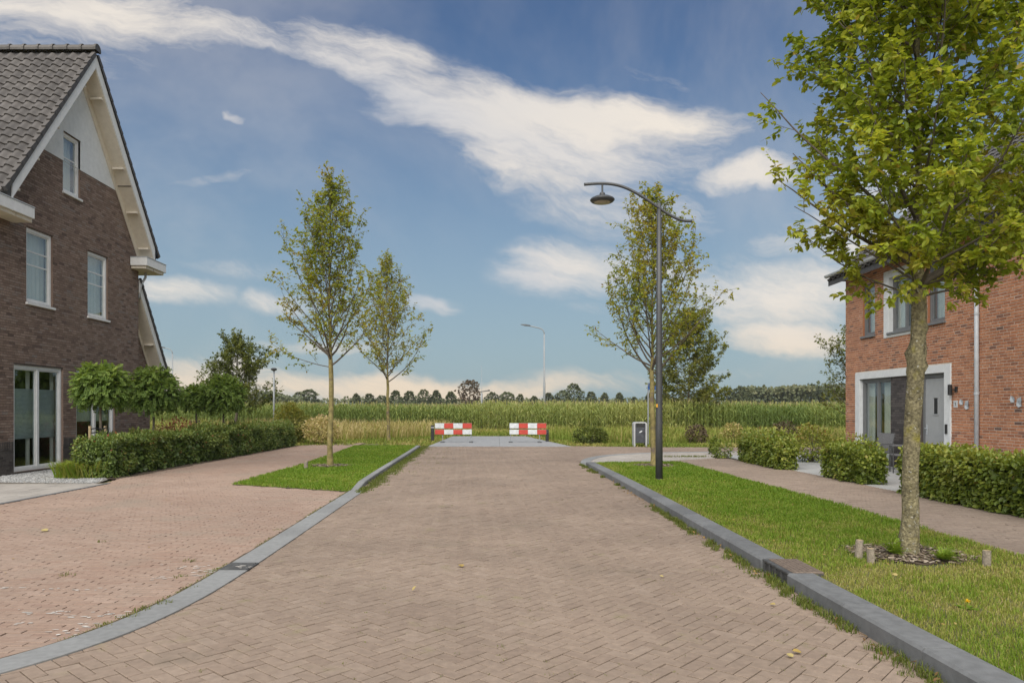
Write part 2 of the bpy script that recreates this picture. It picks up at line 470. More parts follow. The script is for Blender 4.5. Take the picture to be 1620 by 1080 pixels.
MAT['bark_lichen'] = M('bark_lichen', [(.12, .10, .06), (.25, .22, .125)], attr=False, nscale=34, namt=.45, nscale2=7, namt2=.25, rough=.95, bump=1.0, bscale=55,
                       stain=[((.25, .22, .05), 5., .51, .70), ((.40, .39, .34), 26, .60, .68), ((.075, .07, .03), 14, .58, .72)])
MAT['bark_yellow'] = M('bark_yellow', [(.17, .14, .06), (.25, .21, .08)], attr=False, nscale=9, namt=.3, rough=.95, bump=.6, bscale=45, stain=((.13, .10, .08), 3, .52, .68))
MAT['bark'] = M('bark', [(.10, .082, .062), (.16, .135, .10)], attr=False, nscale=9, namt=.3, rough=.95, bump=.5, bscale=45)
MAT['twig'] = M('twig', [(.085, .07, .055), (.13, .11, .085)], attr=False, nscale=9, namt=.2, rough=.9)
MAT['leaf_big'] = leafmat('leaf_big', [(.15, .215, .024), (.235, .31, .032), (.32, .385, .042), (.41, .43, .06), (.35, .25, .07)], trans=.5)
MAT['leaf_mid'] = leafmat('leaf_mid', [(.16, .205, .02), (.235, .285, .028), (.31, .335, .036), (.37, .33, .045), (.31, .18, .05)], trans=.5)
MAT['leaf_hedge'] = leafmat('leaf_hedge', [(.07, .11, .016), (.13, .18, .024), (.20, .25, .034), (.29, .31, .05), (.30, .19, .06)], trans=.30, rough=.42, spec=.45)
MAT['leaf_dark'] = leafmat('leaf_dark', [(.06, .10, .024), (.105, .16, .034), (.16, .22, .043), (.225, .27, .055), (.42, .11, .08)], trans=.25, rough=.42, spec=.45)
MAT['leaf_robinia'] = leafmat('leaf_robinia', [(.085, .15, .036), (.135, .215, .045), (.20, .285, .056), (.30, .37, .075)], trans=.45)
MAT['leaf_field'] = leafmat('leaf_field', [(.075, .10, .024), (.12, .15, .03), (.18, .20, .036), (.25, .235, .05)], trans=.42)
MAT['leaf_far'] = leafmat('leaf_far', [(.05, .068, .036), (.075, .095, .046), (.11, .125, .055), (.15, .145, .065)], trans=.2)
MAT['leaf_far_rust'] = leafmat('leaf_far_rust', [(.075, .055, .035), (.11, .075, .045), (.12, .10, .05)], trans=.2)
MAT['lawn'] = leafmat('lawn', [(.10, .19, .014), (.15, .25, .02), (.21, .285, .035), (.31, .305, .075), (.42, .34, .17)], trans=.35, rough=.6, spec=.25)
MAT['weed'] = leafmat('weed', [(.075, .115, .018), (.125, .155, .028), (.20, .20, .05), (.30, .26, .10)], trans=.3, rough=.6, spec=.25)
MAT['tall_grass'] = leafmat('tall_grass', [(.15, .22, .03), (.24, .27, .055), (.37, .32, .11), (.50, .41, .20), (.54, .42, .25)], trans=.3, rough=.7, spec=.2)
MAT['corn'] = leafmat('corn', [(.10, .155, .04), (.165, .225, .055), (.25, .295, .08), (.34, .34, .11), (.52, .43, .24)], trans=.35, rough=.5, spec=.3)
MAT['yellow_leaf'] = leafmat('yellow_leaf', [(.20, .12, .05), (.36, .25, .07), (.42, .35, .15)], trans=.2, rough=.7)
MAT['dandelion'] = leafmat('dandelion', [(.75, .5, .02), (.8, .58, .03)], trans=.2, rough=.7)

# ------------------------------------------------------------------ foliage tools
LEAF6 = np.array([(0, 0, 0), (-.27, .28, .06), (-.25, .66, .05), (0, 1, -.08), (.25, .66, .05), (.27, .28, .06)])
LQ6 = np.array([(0, 5, 4, 3), (0, 3, 2, 1)])
LEAF4 = np.array([(0, 0, 0), (-.30, .48, .08), (0, 1, -.06), (.30, .48, .08)])
LT4 = np.array([(0, 3, 2), (0, 2, 1)])


def unit(a): return a / (np.linalg.norm(a, axis=-1, keepdims=True) + 1e-9)


def leaves(geo, pos, d, nrm, size, v, six=True, wide=1.0):
    N = len(pos)
    if N == 0: return
    d = unit(d); z = nrm - (nrm * d).sum(1, keepdims=True) * d
    z = unit(z + 1e-5); x = np.cross(d, z)
    T = LEAF6 if six else LEAF4
    T = T * np.array([wide, 1, 1])
    size = np.broadcast_to(size, (N,))[:, None, None]
    V = pos[:, None, :] + size * (T[None, :, 0:1] * x[:, None] + T[None, :, 1:2] * d[:, None] + T[None, :, 2:3] * z[:, None])
    k = len(T)
    base = (np.arange(N) * k)[:, None, None]
    vv = np.repeat(np.broadcast_to(v, (N,)), k)
    if six: geo.add(V.reshape(-1, 3), (LQ6[None] + base).reshape(-1, 4), None, vv)
    else: geo.add(V.reshape(-1, 3), None, (LT4[None] + base).reshape(-1, 3), vv)


def blades(geo, pos, h, w, lean, v, tip=None, rg=rng):
    """curved grass blades: 5 vertices, 3 triangles each"""
    N = len(pos)
    if N == 0: return
    h = np.broadcast_to(h, (N,)); w = np.broadcast_to(w, (N,)); lean = np.broadcast_to(lean, (N,))
    th = rg.uniform(0, 2 * np.pi, N); ph = th + rg.uniform(-.9, .9, N) + np.pi / 2
    o = np.stack([np.cos(th), np.sin(th), np.zeros(N)], 1) * (lean * h)[:, None]
    s = np.stack([np.cos(ph), np.sin(ph), np.zeros(N)], 1) * (w / 2)[:, None]
    up = np.zeros((N, 3)); up[:, 2] = h
    mid = pos + up * .6 + o * .35
    top = pos + up * 1.0 + o
    top[:, 2] -= lean * h * .35
    V = np.stack([pos - s, pos + s, mid - s * .8, mid + s * .8, top], 1)
    b = (np.arange(N) * 5)[:, None, None]
    T = np.array([(0, 1, 3), (0, 3, 2), (2, 3, 4)])[None] + b
    vv = np.broadcast_to(v, (N,))
    if tip is None: va = np.repeat(vv, 5)
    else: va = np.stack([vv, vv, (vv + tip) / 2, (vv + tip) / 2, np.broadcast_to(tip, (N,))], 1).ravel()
    geo.add(V.reshape(-1, 3), None, T.reshape(-1, 3), va)


def in_poly(x, y, poly):
    r = np.zeros(len(x), bool); n = len(poly)
    for i in range(n):
        x0, y0 = poly[i]; x1, y1 = poly[(i + 1) % n]
        if y0 == y1: continue
        c = ((y0 > y) != (y1 > y)) & (x < (x1 - x0) * (y - y0) / (y1 - y0) + x0)
        r ^= c
    return r


def scatter(poly, n, rg=rng, dens=None):
    p = np.array(poly); lo, hi = p.min(0), p.max(0)
    out = []; got = 0
    for _ in range(60):
        x = rg.uniform(lo[0], hi[0], n); y = rg.uniform(lo[1], hi[1], n)
        k = in_poly(x, y, poly)
        if dens is not None: k &= rg.uniform(0, 1, n) < dens(x, y)
        out.append(np.stack([x[k], y[k]], 1)); got += k.sum()
        if got >= n: break
    return np.concatenate(out)[:n]


def sheet(name, polys, z, mat, label, cat):
    """flat ground sheet from one or more simple polygons (ear-clipped by Blender's tessellator)"""
    from mathutils.geometry import tessellate_polygon
    g = Geo()
    for poly in polys:
        tris = tessellate_polygon([[Vector((x, y, 0)) for x, y in poly]])
        V = [(x, y, z) for x, y in poly]
        T = []
        for t in tris:
            a, b, c = (Vector(V[i]) for i in t)
            T.append(t if (b - a).cross(c - a).z > 0 else (t[0], t[2], t[1]))
        g.add(V, None, T)
    return struct(name, g, mat, label, cat)


# ------------------------------------------------------------------ block pieces (bricks, slabs)
def block_geo(geo, C, U, W, Nn, hu, hw, depth, bev, v, tilt=None):
    """bevelled blocks: centres C (top face), unit axes U, W, normal Nn, half sizes hu, hw"""
    n = len(C)
    hu = np.broadcast_to(hu, (n,)); hw = np.broadcast_to(hw, (n,))
    U = np.broadcast_to(U, (n, 3)); W = np.broadcast_to(W, (n, 3)); Nn = np.broadcast_to(Nn, (n, 3))
    sg = np.array([(-1, -1), (1, -1), (1, 1), (-1, 1)])
    V = np.zeros((n, 12, 3))
    for lv, (ins, dep) in enumerate(((0, -depth), (0, -bev), (bev, 0))):
        for k, (a, b) in enumerate(sg):
            V[:, lv * 4 + k] = C + U * (a * (hu - ins))[:, None] + W * (b * (hw - ins))[:, None] + Nn * dep
            if tilt is not None and lv == 2: V[:, lv * 4 + k] += Nn * (tilt * (a * .6 + b * .4))[:, None]
    Q = []
    for lv in (0, 4):
        for k in range(4):
            j = (k + 1) % 4
            Q.append((lv + k, lv + j, lv + 4 + j, lv + 4 + k))
    Q.append((8, 9, 10, 11))
    Q = np.array(Q)[None] + (np.arange(n) * 12)[:, None, None]
    geo.add(V.reshape(-1, 3), Q.reshape(-1, 4), None, np.repeat(np.broadcast_to(v, (n,)), 12))


def proj(P):
    P = np.asarray(P, float)
    y = np.maximum(P[:, 1], .01)
    return 787 + F * P[:, 0] / y, 648 - F * (P[:, 2] - CAMH) / y


def pieces(parent, name, C, U, W, Nn, hu, hw, depth, bev, v, mat, limit=300, single=None, tilt=None, stuff_name=None):
    """the nearest `limit` alike pieces in view become objects sharing a small pool of meshes, the rest one stuff part"""
    n = len(C)
    U = np.broadcast_to(U, (n, 3)); W = np.broadcast_to(W, (n, 3)); Nn = np.broadcast_to(Nn, (n, 3))
    hu = np.broadcast_to(hu, (n,)).copy(); hw = np.broadcast_to(hw, (n,)).copy(); v = np.broadcast_to(v, (n,))
    x, y = proj(C)
    ok = (C[:, 1] > 0) & (x > 4) & (x < 1616) & (y > 4) & (y < 1072)
    full = (hu > np.median(hu) * .98) & (hw > np.median(hw) * .98)
    if single is not None: ok &= single
    d = np.linalg.norm(C - np.array([0, 0, CAMH]), axis=1)
    d[~(ok & full)] = 1e9
    order = np.argsort(d)[:limit]
    order = order[d[order] < 1e8]
    pick = np.zeros(n, bool); pick[order] = True
    pool = []
    for k in range(14):
        g = Geo()
        block_geo(g, np.zeros((1, 3)), np.array([1., 0, 0]), np.array([0, 1., 0]), np.array([0, 0, 1.]), np.median(hu), np.median(hw), depth, bev, (k + .5) / 14, np.array([rng.uniform(-.0012, .0012)]))
        pool.append(g.mesh(name, mat))
    for i in order:
        o = bpy.data.objects.new(name, pool[min(13, int(v[i] * 14))])
        col.objects.link(o)
        o.parent = parent
        o.matrix_parent_inverse = WM[parent.name].inverted()
        m = Matrix.Identity(4)
        for r in range(3):
            m[r][0], m[r][1], m[r][2], m[r][3] = U[i, r], W[i, r], Nn[i, r], C[i, r]
        o.matrix_basis = m
    rest = ~pick
    if rest.any():
        g = Geo()
        block_geo(g, C[rest], U[rest], W[rest], Nn[rest], hu[rest], hw[rest], depth, bev, v[rest], None if tilt is None else tilt[rest])
        part(stuff_name or (name + 's_beyond'), g, mat, parent, kind='stuff')


ZUP = np.array([0, 0, 1.])


def herringbone(poly, z, rot, L=.192, Wd=.096, gap=.0075):
    p = np.array(poly); lo, hi = p.min(0), p.max(0)
    c = (lo + hi) / 2; rad = np.linalg.norm(hi - lo) / 2 + 1
    C, ang = [], []
    n = int(rad / Wd) + 4
    I, J = np.meshgrid(np.arange(-n, n), np.arange(-n // 2, n // 2))
    I = I.ravel(); J = J.ravel()
    # lattice: (W,W) and (2W,-2W) with one horizontal (L x W) and one vertical brick
    bx = I * Wd + J * 2 * Wd; by = I * Wd - J * 2 * Wd
    for (ox, oy, a) in ((L / 2, Wd / 2, 0), (Wd / 2, Wd + L / 2, 1)):
        C.append(np.stack([bx + ox, by + oy], 1)); ang.append(np.full(len(bx), a))
    C = np.concatenate(C); ang = np.concatenate(ang)
    cs, sn = math.cos(rot), math.sin(rot)
    X = C[:, 0] * cs - C[:, 1] * sn + c[0]; Y = C[:, 0] * sn + C[:, 1] * cs + c[1]
    k = in_poly(X, Y, poly)
    X, Y, ang = X[k], Y[k], ang[k]
    m = len(X)
    u = np.where(ang[:, None] == 0, np.array([[cs, sn, 0]]), np.array([[-sn, cs, 0]]))
    w = np.where(ang[:, None] == 0, np.array([[-sn, cs, 0]]), np.array([[-cs, -sn, 0]]))
    zz = z + rng.normal(0, .0014, m)
    return np.stack([X, Y, zz], 1), u, w, L / 2 - gap / 2, Wd / 2 - gap / 2


def stretcher(poly, z, L=.2, Wd=.067, gap=.006, rot=0.0):
    p = np.array(poly); lo, hi = p.min(0), p.max(0)
    c = (lo + hi) / 2; rad = np.linalg.norm(hi - lo) / 2 + .5
    rows = np.arange(-int(rad / Wd) - 1, int(rad / Wd) + 1)
    cols_ = np.arange(-int(rad / L) - 1, int(rad / L) + 1)
    I, J = np.meshgrid(cols_, rows)
    X = (I + .5 * (J % 2)).ravel() * L + rng.normal(0, .002, I.size); Y = J.ravel() * Wd
    cs, sn = math.cos(rot), math.sin(rot)
    X, Y = X * cs - Y * sn + c[0], X * sn + Y * cs + c[1]
    k = in_poly(X, Y, poly)
    X, Y = X[k], Y[k]
    m = len(X)
    return np.stack([X, Y, z + rng.normal(0, .0014, m)], 1), np.array([cs, sn, 0]), np.array([-sn, cs, 0]), L / 2 - gap / 2, Wd / 2 - gap / 2

# ================================================================== GROUND
g = Geo(); S = 1600
g.quad((-S, -60, -.05), (S, -60, -.05), (S, S, -.05), (-S, S, -.05))
struct('ground', g, MAT['terrain'], 'flat grassy ground reaching to the horizon', 'ground')

GUT = [(-7.2, 3.05), (-5.6, 3.2), (-4.4, 3.48), (-3.75, 3.8), (-3.28, 4.2), (-2.98, 4.65), (-2.78, 5.2), (-2.69, 5.9), (-2.67, 6.6), (-2.69, 8.), (-2.73, 10.), (-2.78, 12.), (-2.82, 13.9)]   # left edge of the flush gutter
LK = [(-2.82, 13.92), (-2.95, 17.), (-3.06, 21.), (-3.2, 26.), (-3.36, 30.6)]                                         # left edge of the raised kerb by the left lawn
BAND = [(2.36, 20.25), (2.42, 21.4), (2.72, 22.9), (3.3, 24.3), (4.2, 25.4), (5.5, 26.2), (7.2, 26.7), (9.5, 27.0), (13., 27.2), (20., 27.3), (30., 27.3)]
KX = 2.53


def resample(P, step):
    P = np.array(P, float); seg = np.linalg.norm(np.diff(P, axis=0), axis=1); s = np.concatenate([[0], np.cumsum(seg)])
    # smooth with a Catmull style densify
    t = np.linspace(0, s[-1], max(2, int(round(s[-1] / step)) + 1))
    return np.stack([np.interp(t, s, P[:, 0]), np.interp(t, s, P[:, 1])], 1)


def offset(P, d):
    t = np.gradient(P, axis=0); t = unit(t)
    n = np.stack([t[:, 1], -t[:, 0]], 1)     # to the right of travel
    return P + n * d


def smooth_path(P, it=2):
    P = np.array(P, float)
    for _ in range(it):
        Q = [P[0]]
        for a, b in zip(P[:-1], P[1:]): Q += [a * .75 + b * .25, a * .25 + b * .75]
        Q.append(P[-1]); P = np.array(Q)
    return P


def strip_blocks(parent, name, path, width, z0, z1, step, mat, gap=.006, bev=.012, sub=3, ramp=None):
    """kerb or gutter stones following a path; every stone an object"""
    path = resample(smooth_path(path), step / sub)
    nst = (len(path) - 1) // sub
    right = offset(path, width)
    for k in range(nst):
        a = path[k * sub:(k + 1) * sub + 1].copy(); b = right[k * sub:(k + 1) * sub + 1].copy()
        for arr in (a, b):
            t0 = unit(arr[1] - arr[0]); t1 = unit(arr[-1] - arr[-2])
            arr[0] += t0 * gap / 2; arr[-1] -= t1 * gap / 2
        n = unit(b - a); dz = 0.0
        rows = [(a, z0), (a, z1 - bev), (a + n * bev, z1), (b - n * bev, z1), (b, z1 - bev), (b, z0)]
        m = len(a); V = []
        for P2, z in rows:
            for i_, (x, y) in enumerate(P2):
                f_ = 1 if (ramp is None or k) else i_ / (m - 1)
                V.append((x, y, z if z == z0 else z * f_ + (z - z1 + (ramp or 0)) * (1 - f_)))
        Q = []
        for r in range(5):
            for i in range(m - 1):
                Q.append((r * m + i, r * m + i + 1, (r + 1) * m + i + 1, (r + 1) * m + i))
        Q += [(0, m, 4 * m, 5 * m), (m, 2 * m, 3 * m, 4 * m), (m - 1, 6 * m - 1, 5 * m - 1, 2 * m - 1), (2 * m - 1, 5 * m - 1, 4 * m - 1, 3 * m - 1)]
        gg = Geo(); gg.add(V, Q, None, rng.uniform(0, 1))
        part(name, gg, mat, parent)


gut_s = [tuple(p) for p in smooth_path(GUT)]
band_s = [tuple(p) for p in smooth_path(BAND)]
gut_mid = [tuple(p) for p in offset(smooth_path(GUT), .13)]
# ---- roadway
lk_r = [(x + .1, y) for x, y in LK]
road_poly = gut_mid + lk_r + [(-3.2, 31.0), (3.0, 31.2), (6.5, 30.2), (12., 30.0), (24., 30.0)] + [(24., 27.35)] + [(x, y) for x, y in band_s[::-1] if x < 24] + [(2.6, 20.2), (2.6, 2.4), (-6., 2.4)]
road = sheet('road', [road_poly], -.013, MAT['road_bed'], 'brown herringbone brick roadway running to the barriers', 'road')
C, U, W, hu, hw = herringbone(road_poly, 0., R(45 + 3))
v = np.clip(.5 + rng.normal(0, .22, len(C)) + (fbm(C[:, 0], C[:, 1], .9, 3) - .5) * .7, 0, 1)
pieces(road, 'brick', C, U, W, ZUP, hu, hw, .013, .0016, v, MAT['road_brick'], tilt=rng.normal(0, .0009, len(C)))

# ---- brick parking area and left footpath
park_poly = [(-8.15, 2.6)] + gut_mid + [(-2.85, 13.75), (-5.50, 15.05), (-5.50, 20.0), (-5.75, 26.), (-6.15, 31.5), (-6.3, 34.), (-7.3, 34.), (-8.55, 31.5), (-8.45, 16.3), (-8.15, 15.2)]
park = sheet('parking_area', [park_poly], -.011, MAT['road_bed'], 'reddish brick parking area and footpath beside the left lawn', 'pavement')
C, U, W, hu, hw = stretcher(park_poly, .002, rot=R(-2))
v = np.clip(.5 + rng.normal(0, .2, len(C)) + (fbm(C[:, 0], C[:, 1], .55, 9) - .5) * .9, 0, 1)
pieces(park, 'brick', C, U, W, ZUP, hu, hw, .013, .0016, v, MAT['park_brick'], tilt=rng.normal(0, .0009, len(C)))

# ---- right footpath
foot_poly = [(5.25, 3.), (7.25, 3.), (7.25, 12.), (7.2, 18.), (7.0, 22.), (7.0, 22.6), (5.1, 21.2), (5.12, 19.), (5.18, 15.), (5.27, 12.)]
foot = sheet('footpath', [foot_poly], .055, MAT['road_bed'], 'brown brick footpath along the beech hedges', 'footpath')
C, U, W, hu, hw = stretcher(foot_poly, .068)
v = np.clip(.5 + rng.normal(0, .2, len(C)) + (fbm(C[:, 0], C[:, 1], .6, 19) - .5) * .7, 0, 1)
pieces(foot, 'brick', C, U, W, ZUP, hu, hw, .013, .0016, v, MAT['path_brick'])
# ---- grey-brown corner paving between the lawn's far end and the side street
corner_poly = [(2.6, 20.1), (5.11, 20.4), (5.11, 21.2), (7.0, 22.6), (7.0, 24.0), (15., 24.0), (15., 27.3)] + [(x + .1, y - .12) for x, y in band_s[::-1] if x < 15]
corner = sheet('corner_paving', [corner_poly], -.008, MAT['road_bed'], 'pale grey brick paving rounding the corner into the side street', 'pavement')
C, U, W, hu, hw = stretcher(corner_poly, .005)
v = np.clip(.5 + rng.normal(0, .25, len(C)), 0, 1)
pieces(corner, 'brick', C, U, W, ZUP, hu, hw, .013, .0016, v, MAT['apron_brick'], limit=0)

# ---- concrete plates under the barriers
ap = tag(thing('concrete_road_end', (0, 36, 0), 'pale concrete plates under the red and white barriers', 'road'), 'pale concrete plates under the red and white barriers', 'road', kind='structure')
for k, (y0, y1) in enumerate(((30.6, 33.6), (33.62, 36.6), (36.62, 39.6), (39.62, 42.4))):
    for j in range(2):
        def xl(y): return -2.95 + (y - 30.6) / 12 * .35
        def xr(y): return 3.1 - (y - 30.6) / 12 * 1.5
        a0, a1 = (xl(y0), xl(y1)) if j == 0 else (.1, .1)
        b0, b1 = (.09, .09) if j == 0 else (xr(y0), xr(y1))
        gg = Geo().prism([(a0, y0), (b0, y0), (b1, y1), (a1, y1)], 2, -.04, .014)
        part('concrete_plate', gg, MAT['concrete'], ap)

# ---- kerbs and gutter
gutter = tag(thing('gutter', (-2.6, 9, 0), 'flush pale grey concrete gutter band curving along the parking area', 'gutter'), 'flush pale grey concrete gutter band curving along the parking area', 'gutter', kind='structure')
strip_blocks(gutter, 'gutter_stone', GUT, .27, -.04, .012, 1.0, MAT['gutter'], gap=.0015, bev=.003, sub=8)
gs_ = resample(smooth_path(GUT), .12); go_ = offset(gs_, -.028)
g = Geo(); n_ = len(gs_)
g.add([(x, y, .0075) for x, y in gs_] + [(x + rng.normal(0, .006), y, .0065) for x, y in go_], [(i, i + 1, n_ + i + 1, n_ + i) for i in range(n_ - 1)])
part('soil_joint', g, MAT['soil'], gutter)
lk = tag(thing('kerb', (-3, 22, 0), 'low grey kerb along the left lawn', 'kerb'), 'low grey kerb along the left lawn', 'kerb', kind='structure')
strip_blocks(lk, 'kerb_stone', LK, .15, -.05, .085, 1.0, MAT['gutter'], gap=.008, ramp=.014)
rk = tag(thing('kerb', (2.6, 11, 0), 'raised dark grey kerb along the right lawn', 'kerb'), 'raised dark grey kerb along the right lawn', 'kerb', kind='structure')
strip_blocks(rk, 'kerb_stone', [(KX, 6.98), (KX, 13.), (KX - .03, 16.), (KX - .12, 20.2)], .245, -.05, .125, 1.0, MAT['kerb'], gap=.008, bev=.018)
strip_blocks(rk, 'kerb_stone', [(KX + .02, 2.35), (KX, 6.35)], .245, -.05, .125, 1.0, MAT['kerb'], gap=.008, bev=.018)
bandp = tag(thing('kerb', (4, 25, 0), 'flush grey kerb band curving into the side street', 'kerb'), 'flush grey kerb band curving into the side street', 'kerb', kind='structure')
strip_blocks(bandp, 'kerb_stone', BAND, .30, -.05, .016, 1.0, MAT['gutter'], gap=.006, bev=.006)

# ---- drain inlet in the right kerb
inl = thing('kerb_drain', (KX + .12, 6.66, 0), 'cast iron kerb drain with rusty lid in the right kerb', 'drain')
g = Geo(); g.box(KX + .03, KX + .33, 6.37, 6.96, -.05, .112); part('body', g, MAT['iron'], inl)
g = Geo(); g.bbox(KX + .012, KX + .06, 6.36, 6.97, .098, .124, .006); g.bbox(KX + .012, KX + .06, 6.36, 6.97, -.03, .022, .006)
part('mouth_frame', g, MAT['iron'], inl)
for y in (6.38, 6.53, 6.67, 6.81, 6.94):
    part('bar', Geo().bbox(KX + .012, KX + .05, y - .012, y + .012, .018, .102, .004), MAT['iron'], inl)
g = Geo(); g.bbox(KX + .065, KX + .335, 6.375, 6.955, .10, .128, .006)
for k in range(6): g.bbox(KX + .085 + k * .04, KX + .1 + k * .04, 6.40, 6.93, .126, .131, .001)
part('lid', g, MAT['rust'], inl)
# ---- grate in the left gutter
gx, gy = -2.685, 7.15
gr = thing('gutter_grate', (gx + .14, gy, 0), 'small dark slotted drain grate set in the grey gutter', 'drain')
part('frame', Geo().bbox(gx + .0, gx + .285, gy - .17, gy + .17, -.02, .016, .004), MAT['iron'], gr)
for k in range(5):
    part('bar', Geo().bbox(gx + .02, gx + .265, gy - .14 + k * .062, gy - .115 + k * .062, .012, .022, .003), MAT['iron'], gr)

g = Geo()
for (qx, qy, sx, sy, n) in ((325, 905, .10, .10, 26), (300, 898, .13, .06, 20), (268, 916, .10, .05, 8), (137, 996, .12, .09, 26), (190, 972, .16, .05, 16), (85, 970, .30, .05, 16), (105, 932, .18, .03, 9), (10, 930, .12, .02, 5), (42, 986, .05, .02, 4), (108, 1008, .06, .03, 6), (386, 902, .07, .05, 9)):
    X, Y = gp(qx, qy)
    for _ in range(n):
        cx_, cy_ = X + rng.normal(0, sx), Y + rng.normal(0, sy); l_ = rng.uniform(.008, .045); w_ = rng.uniform(.005, .016); zf = .0165 if qx == 386 else .0068
        if qx == 386: zf = .0275
        k_ = 7; th_ = np.linspace(0, 6.28, k_, endpoint=False); rr_ = rng.uniform(.5, 1.1, k_)
        g.add([(cx_ + l_ * r_ * math.cos(t_), cy_ + w_ * r_ * math.sin(t_), zf) for t_, r_ in zip(th_, rr_)], None, [(0, i, i + 1) for i in range(1, k_ - 1)])
tag(part('paint_splashes', g, MAT['chalk']), 'white dried paint splashes on the parking bricks and grate', 'paint', kind='stuff')
# ---- garden paving (right) and driveway (left)
pav = tag(thing('garden_paving', (9, 16, 0), 'pale grey concrete slab paving behind the right hedges', 'paving'), 'pale grey concrete slab paving behind the right hedges', 'paving', kind='structure')
part('bed', Geo().box(7.26, 10.3, 8., 23.9, -.04, .045), MAT['road_bed'], pav)
Cs = [(7.28 + .26 + i * .52, 13.0 + j * .52 + .26, .062) for i in range(6) for j in range(21) if 7.28 + .26 + i * .52 < 10.2]
Cs = np.array(Cs)
pieces(pav, 'slab', Cs, np.array([1., 0, 0]), np.array([0, 1., 0]), ZUP, .257, .257, .02, .005, rng.uniform(0, 1, len(Cs)), MAT['slab'])
drv = tag(thing('driveway', (-10, 12, 0), 'grey slab driveway in front of the brown brick house', 'driveway'), 'grey slab driveway in front of the brown brick house', 'driveway', kind='structure')
part('bed', Geo().box(-20, -8.16, 2.6, 15.6, -.04, -.012), MAT['road_bed'], drv)
Cs = np.array([(-8.16 - .15 - i * .3, 8.2 + j * .3, .002 + rng.normal(0, .0012)) for i in range(20) for j in range(24)])
pieces(drv, 'slab', Cs, np.array([1., 0, 0]), np.array([0, 1., 0]), ZUP, .1482, .1482, .014, .004, rng.uniform(0, 1, len(Cs)), MAT['drive_slab'])
part('edging', Geo().bbox(-8.21, -8.14, 2.6, 15.3, -.03, .016, .004), MAT['kerb'], drv)

# ---- gravel strip by the left house
sheet('gravel_bed', [[(-11.69, 15.6), (-8.5, 15.35), (-8.75, 16.4), (-9.2, 16.9), (-9.6, 17.2), (-10.3, 18.0), (-11.69, 24.8)]], -.008, MAT['drive_slab'], 'gravel bed along the foot of the brown house', 'gravel')
P = scatter([(-11.6, 15.62), (-8.52, 15.38), (-8.8, 16.4), (-9.7, 17.3), (-10.4, 18.2), (-11.3, 19.5), (-11.6, 19.5)], 5200)
g = Geo()
OCT = np.array([(1, 0, 0), (0, 1, 0), (-1, 0, 0), (0, -1, 0), (0, 0, .7), (0, 0, -.7)]); OT = np.array([(0, 1, 4), (1, 2, 4), (2, 3, 4), (3, 0, 4), (1, 0, 5), (2, 1, 5), (3, 2, 5), (0, 3, 5)])


def pebbles(g, P, z, smin, smax, v=None):
    n = len(P); s = rng.uniform(smin, smax, n); a = rng.uniform(0, 6.28, n)
    V = OCT[None] * (s[:, None, None] * rng.uniform(.7, 1.3, (n, 6, 1)))
    c, sn = np.cos(a)[:, None], np.sin(a)[:, None]
    V = np.stack([V[..., 0] * c - V[..., 1] * sn, V[..., 0] * sn + V[..., 1] * c, V[..., 2]], -1)
    V += np.concatenate([P, np.full((n, 1), z)], 1)[:, None]
    g.add(V.reshape(-1, 3), None, (OT[None] + (np.arange(n) * 6)[:, None, None]).reshape(-1, 3), np.repeat(rng.uniform(0, 1, n) if v is None else v, 6))


pebbles(g, P, .002, .010, .022)
tag(part('gravel', g, MAT['gravel']), 'pale loose gravel at the foot of the brown house', 'gravel', kind='stuff')

# ---- lawns
right_lawn = [(KX + .245, 2.4), (5.24, 2.4), (5.26, 12.), (5.17, 15.), (5.11, 19.), (5.1, 20.35), (2.66, 20.05), (KX + .13, 18.), (KX + .245, 13.)]
left_lawn = [(-5.50, 15.05), (-2.83, 13.72), (-2.82, 13.92), (-2.95, 17.), (-3.06, 21.), (-3.2, 26.), (-3.36, 30.6), (-3.4, 31.2), (-6.12, 31.2), (-5.75, 26.), (-5.50, 20.)]
sheet('right_lawn', [right_lawn], .085, MAT['turf_soil'], 'soil of the lawn strip between right kerb and footpath', 'lawn')
sheet('left_lawn', [left_lawn], .008, MAT['turf_soil'], 'soil of the lawn island left of the road', 'lawn')
TREE_R, TREE_L1, TREE_R2 = (4.16, 7.37), (-4.6, 20.0), (4.09, 19.0)


def bare(x, y):
    """how bare the turf is round the street trees"""
    b = np.zeros(len(x))
    for (cx, cy), r in ((TREE_R, .52), (TREE_L1, .62), (TREE_R2, .55)):
        d = np.hypot(x - cx, (y - cy)) + (fbm(x, y, 3, 5) - .5) * .5
        b = np.maximum(b, np.clip((r + .12 - d) / .24, 0, 1))
    return b


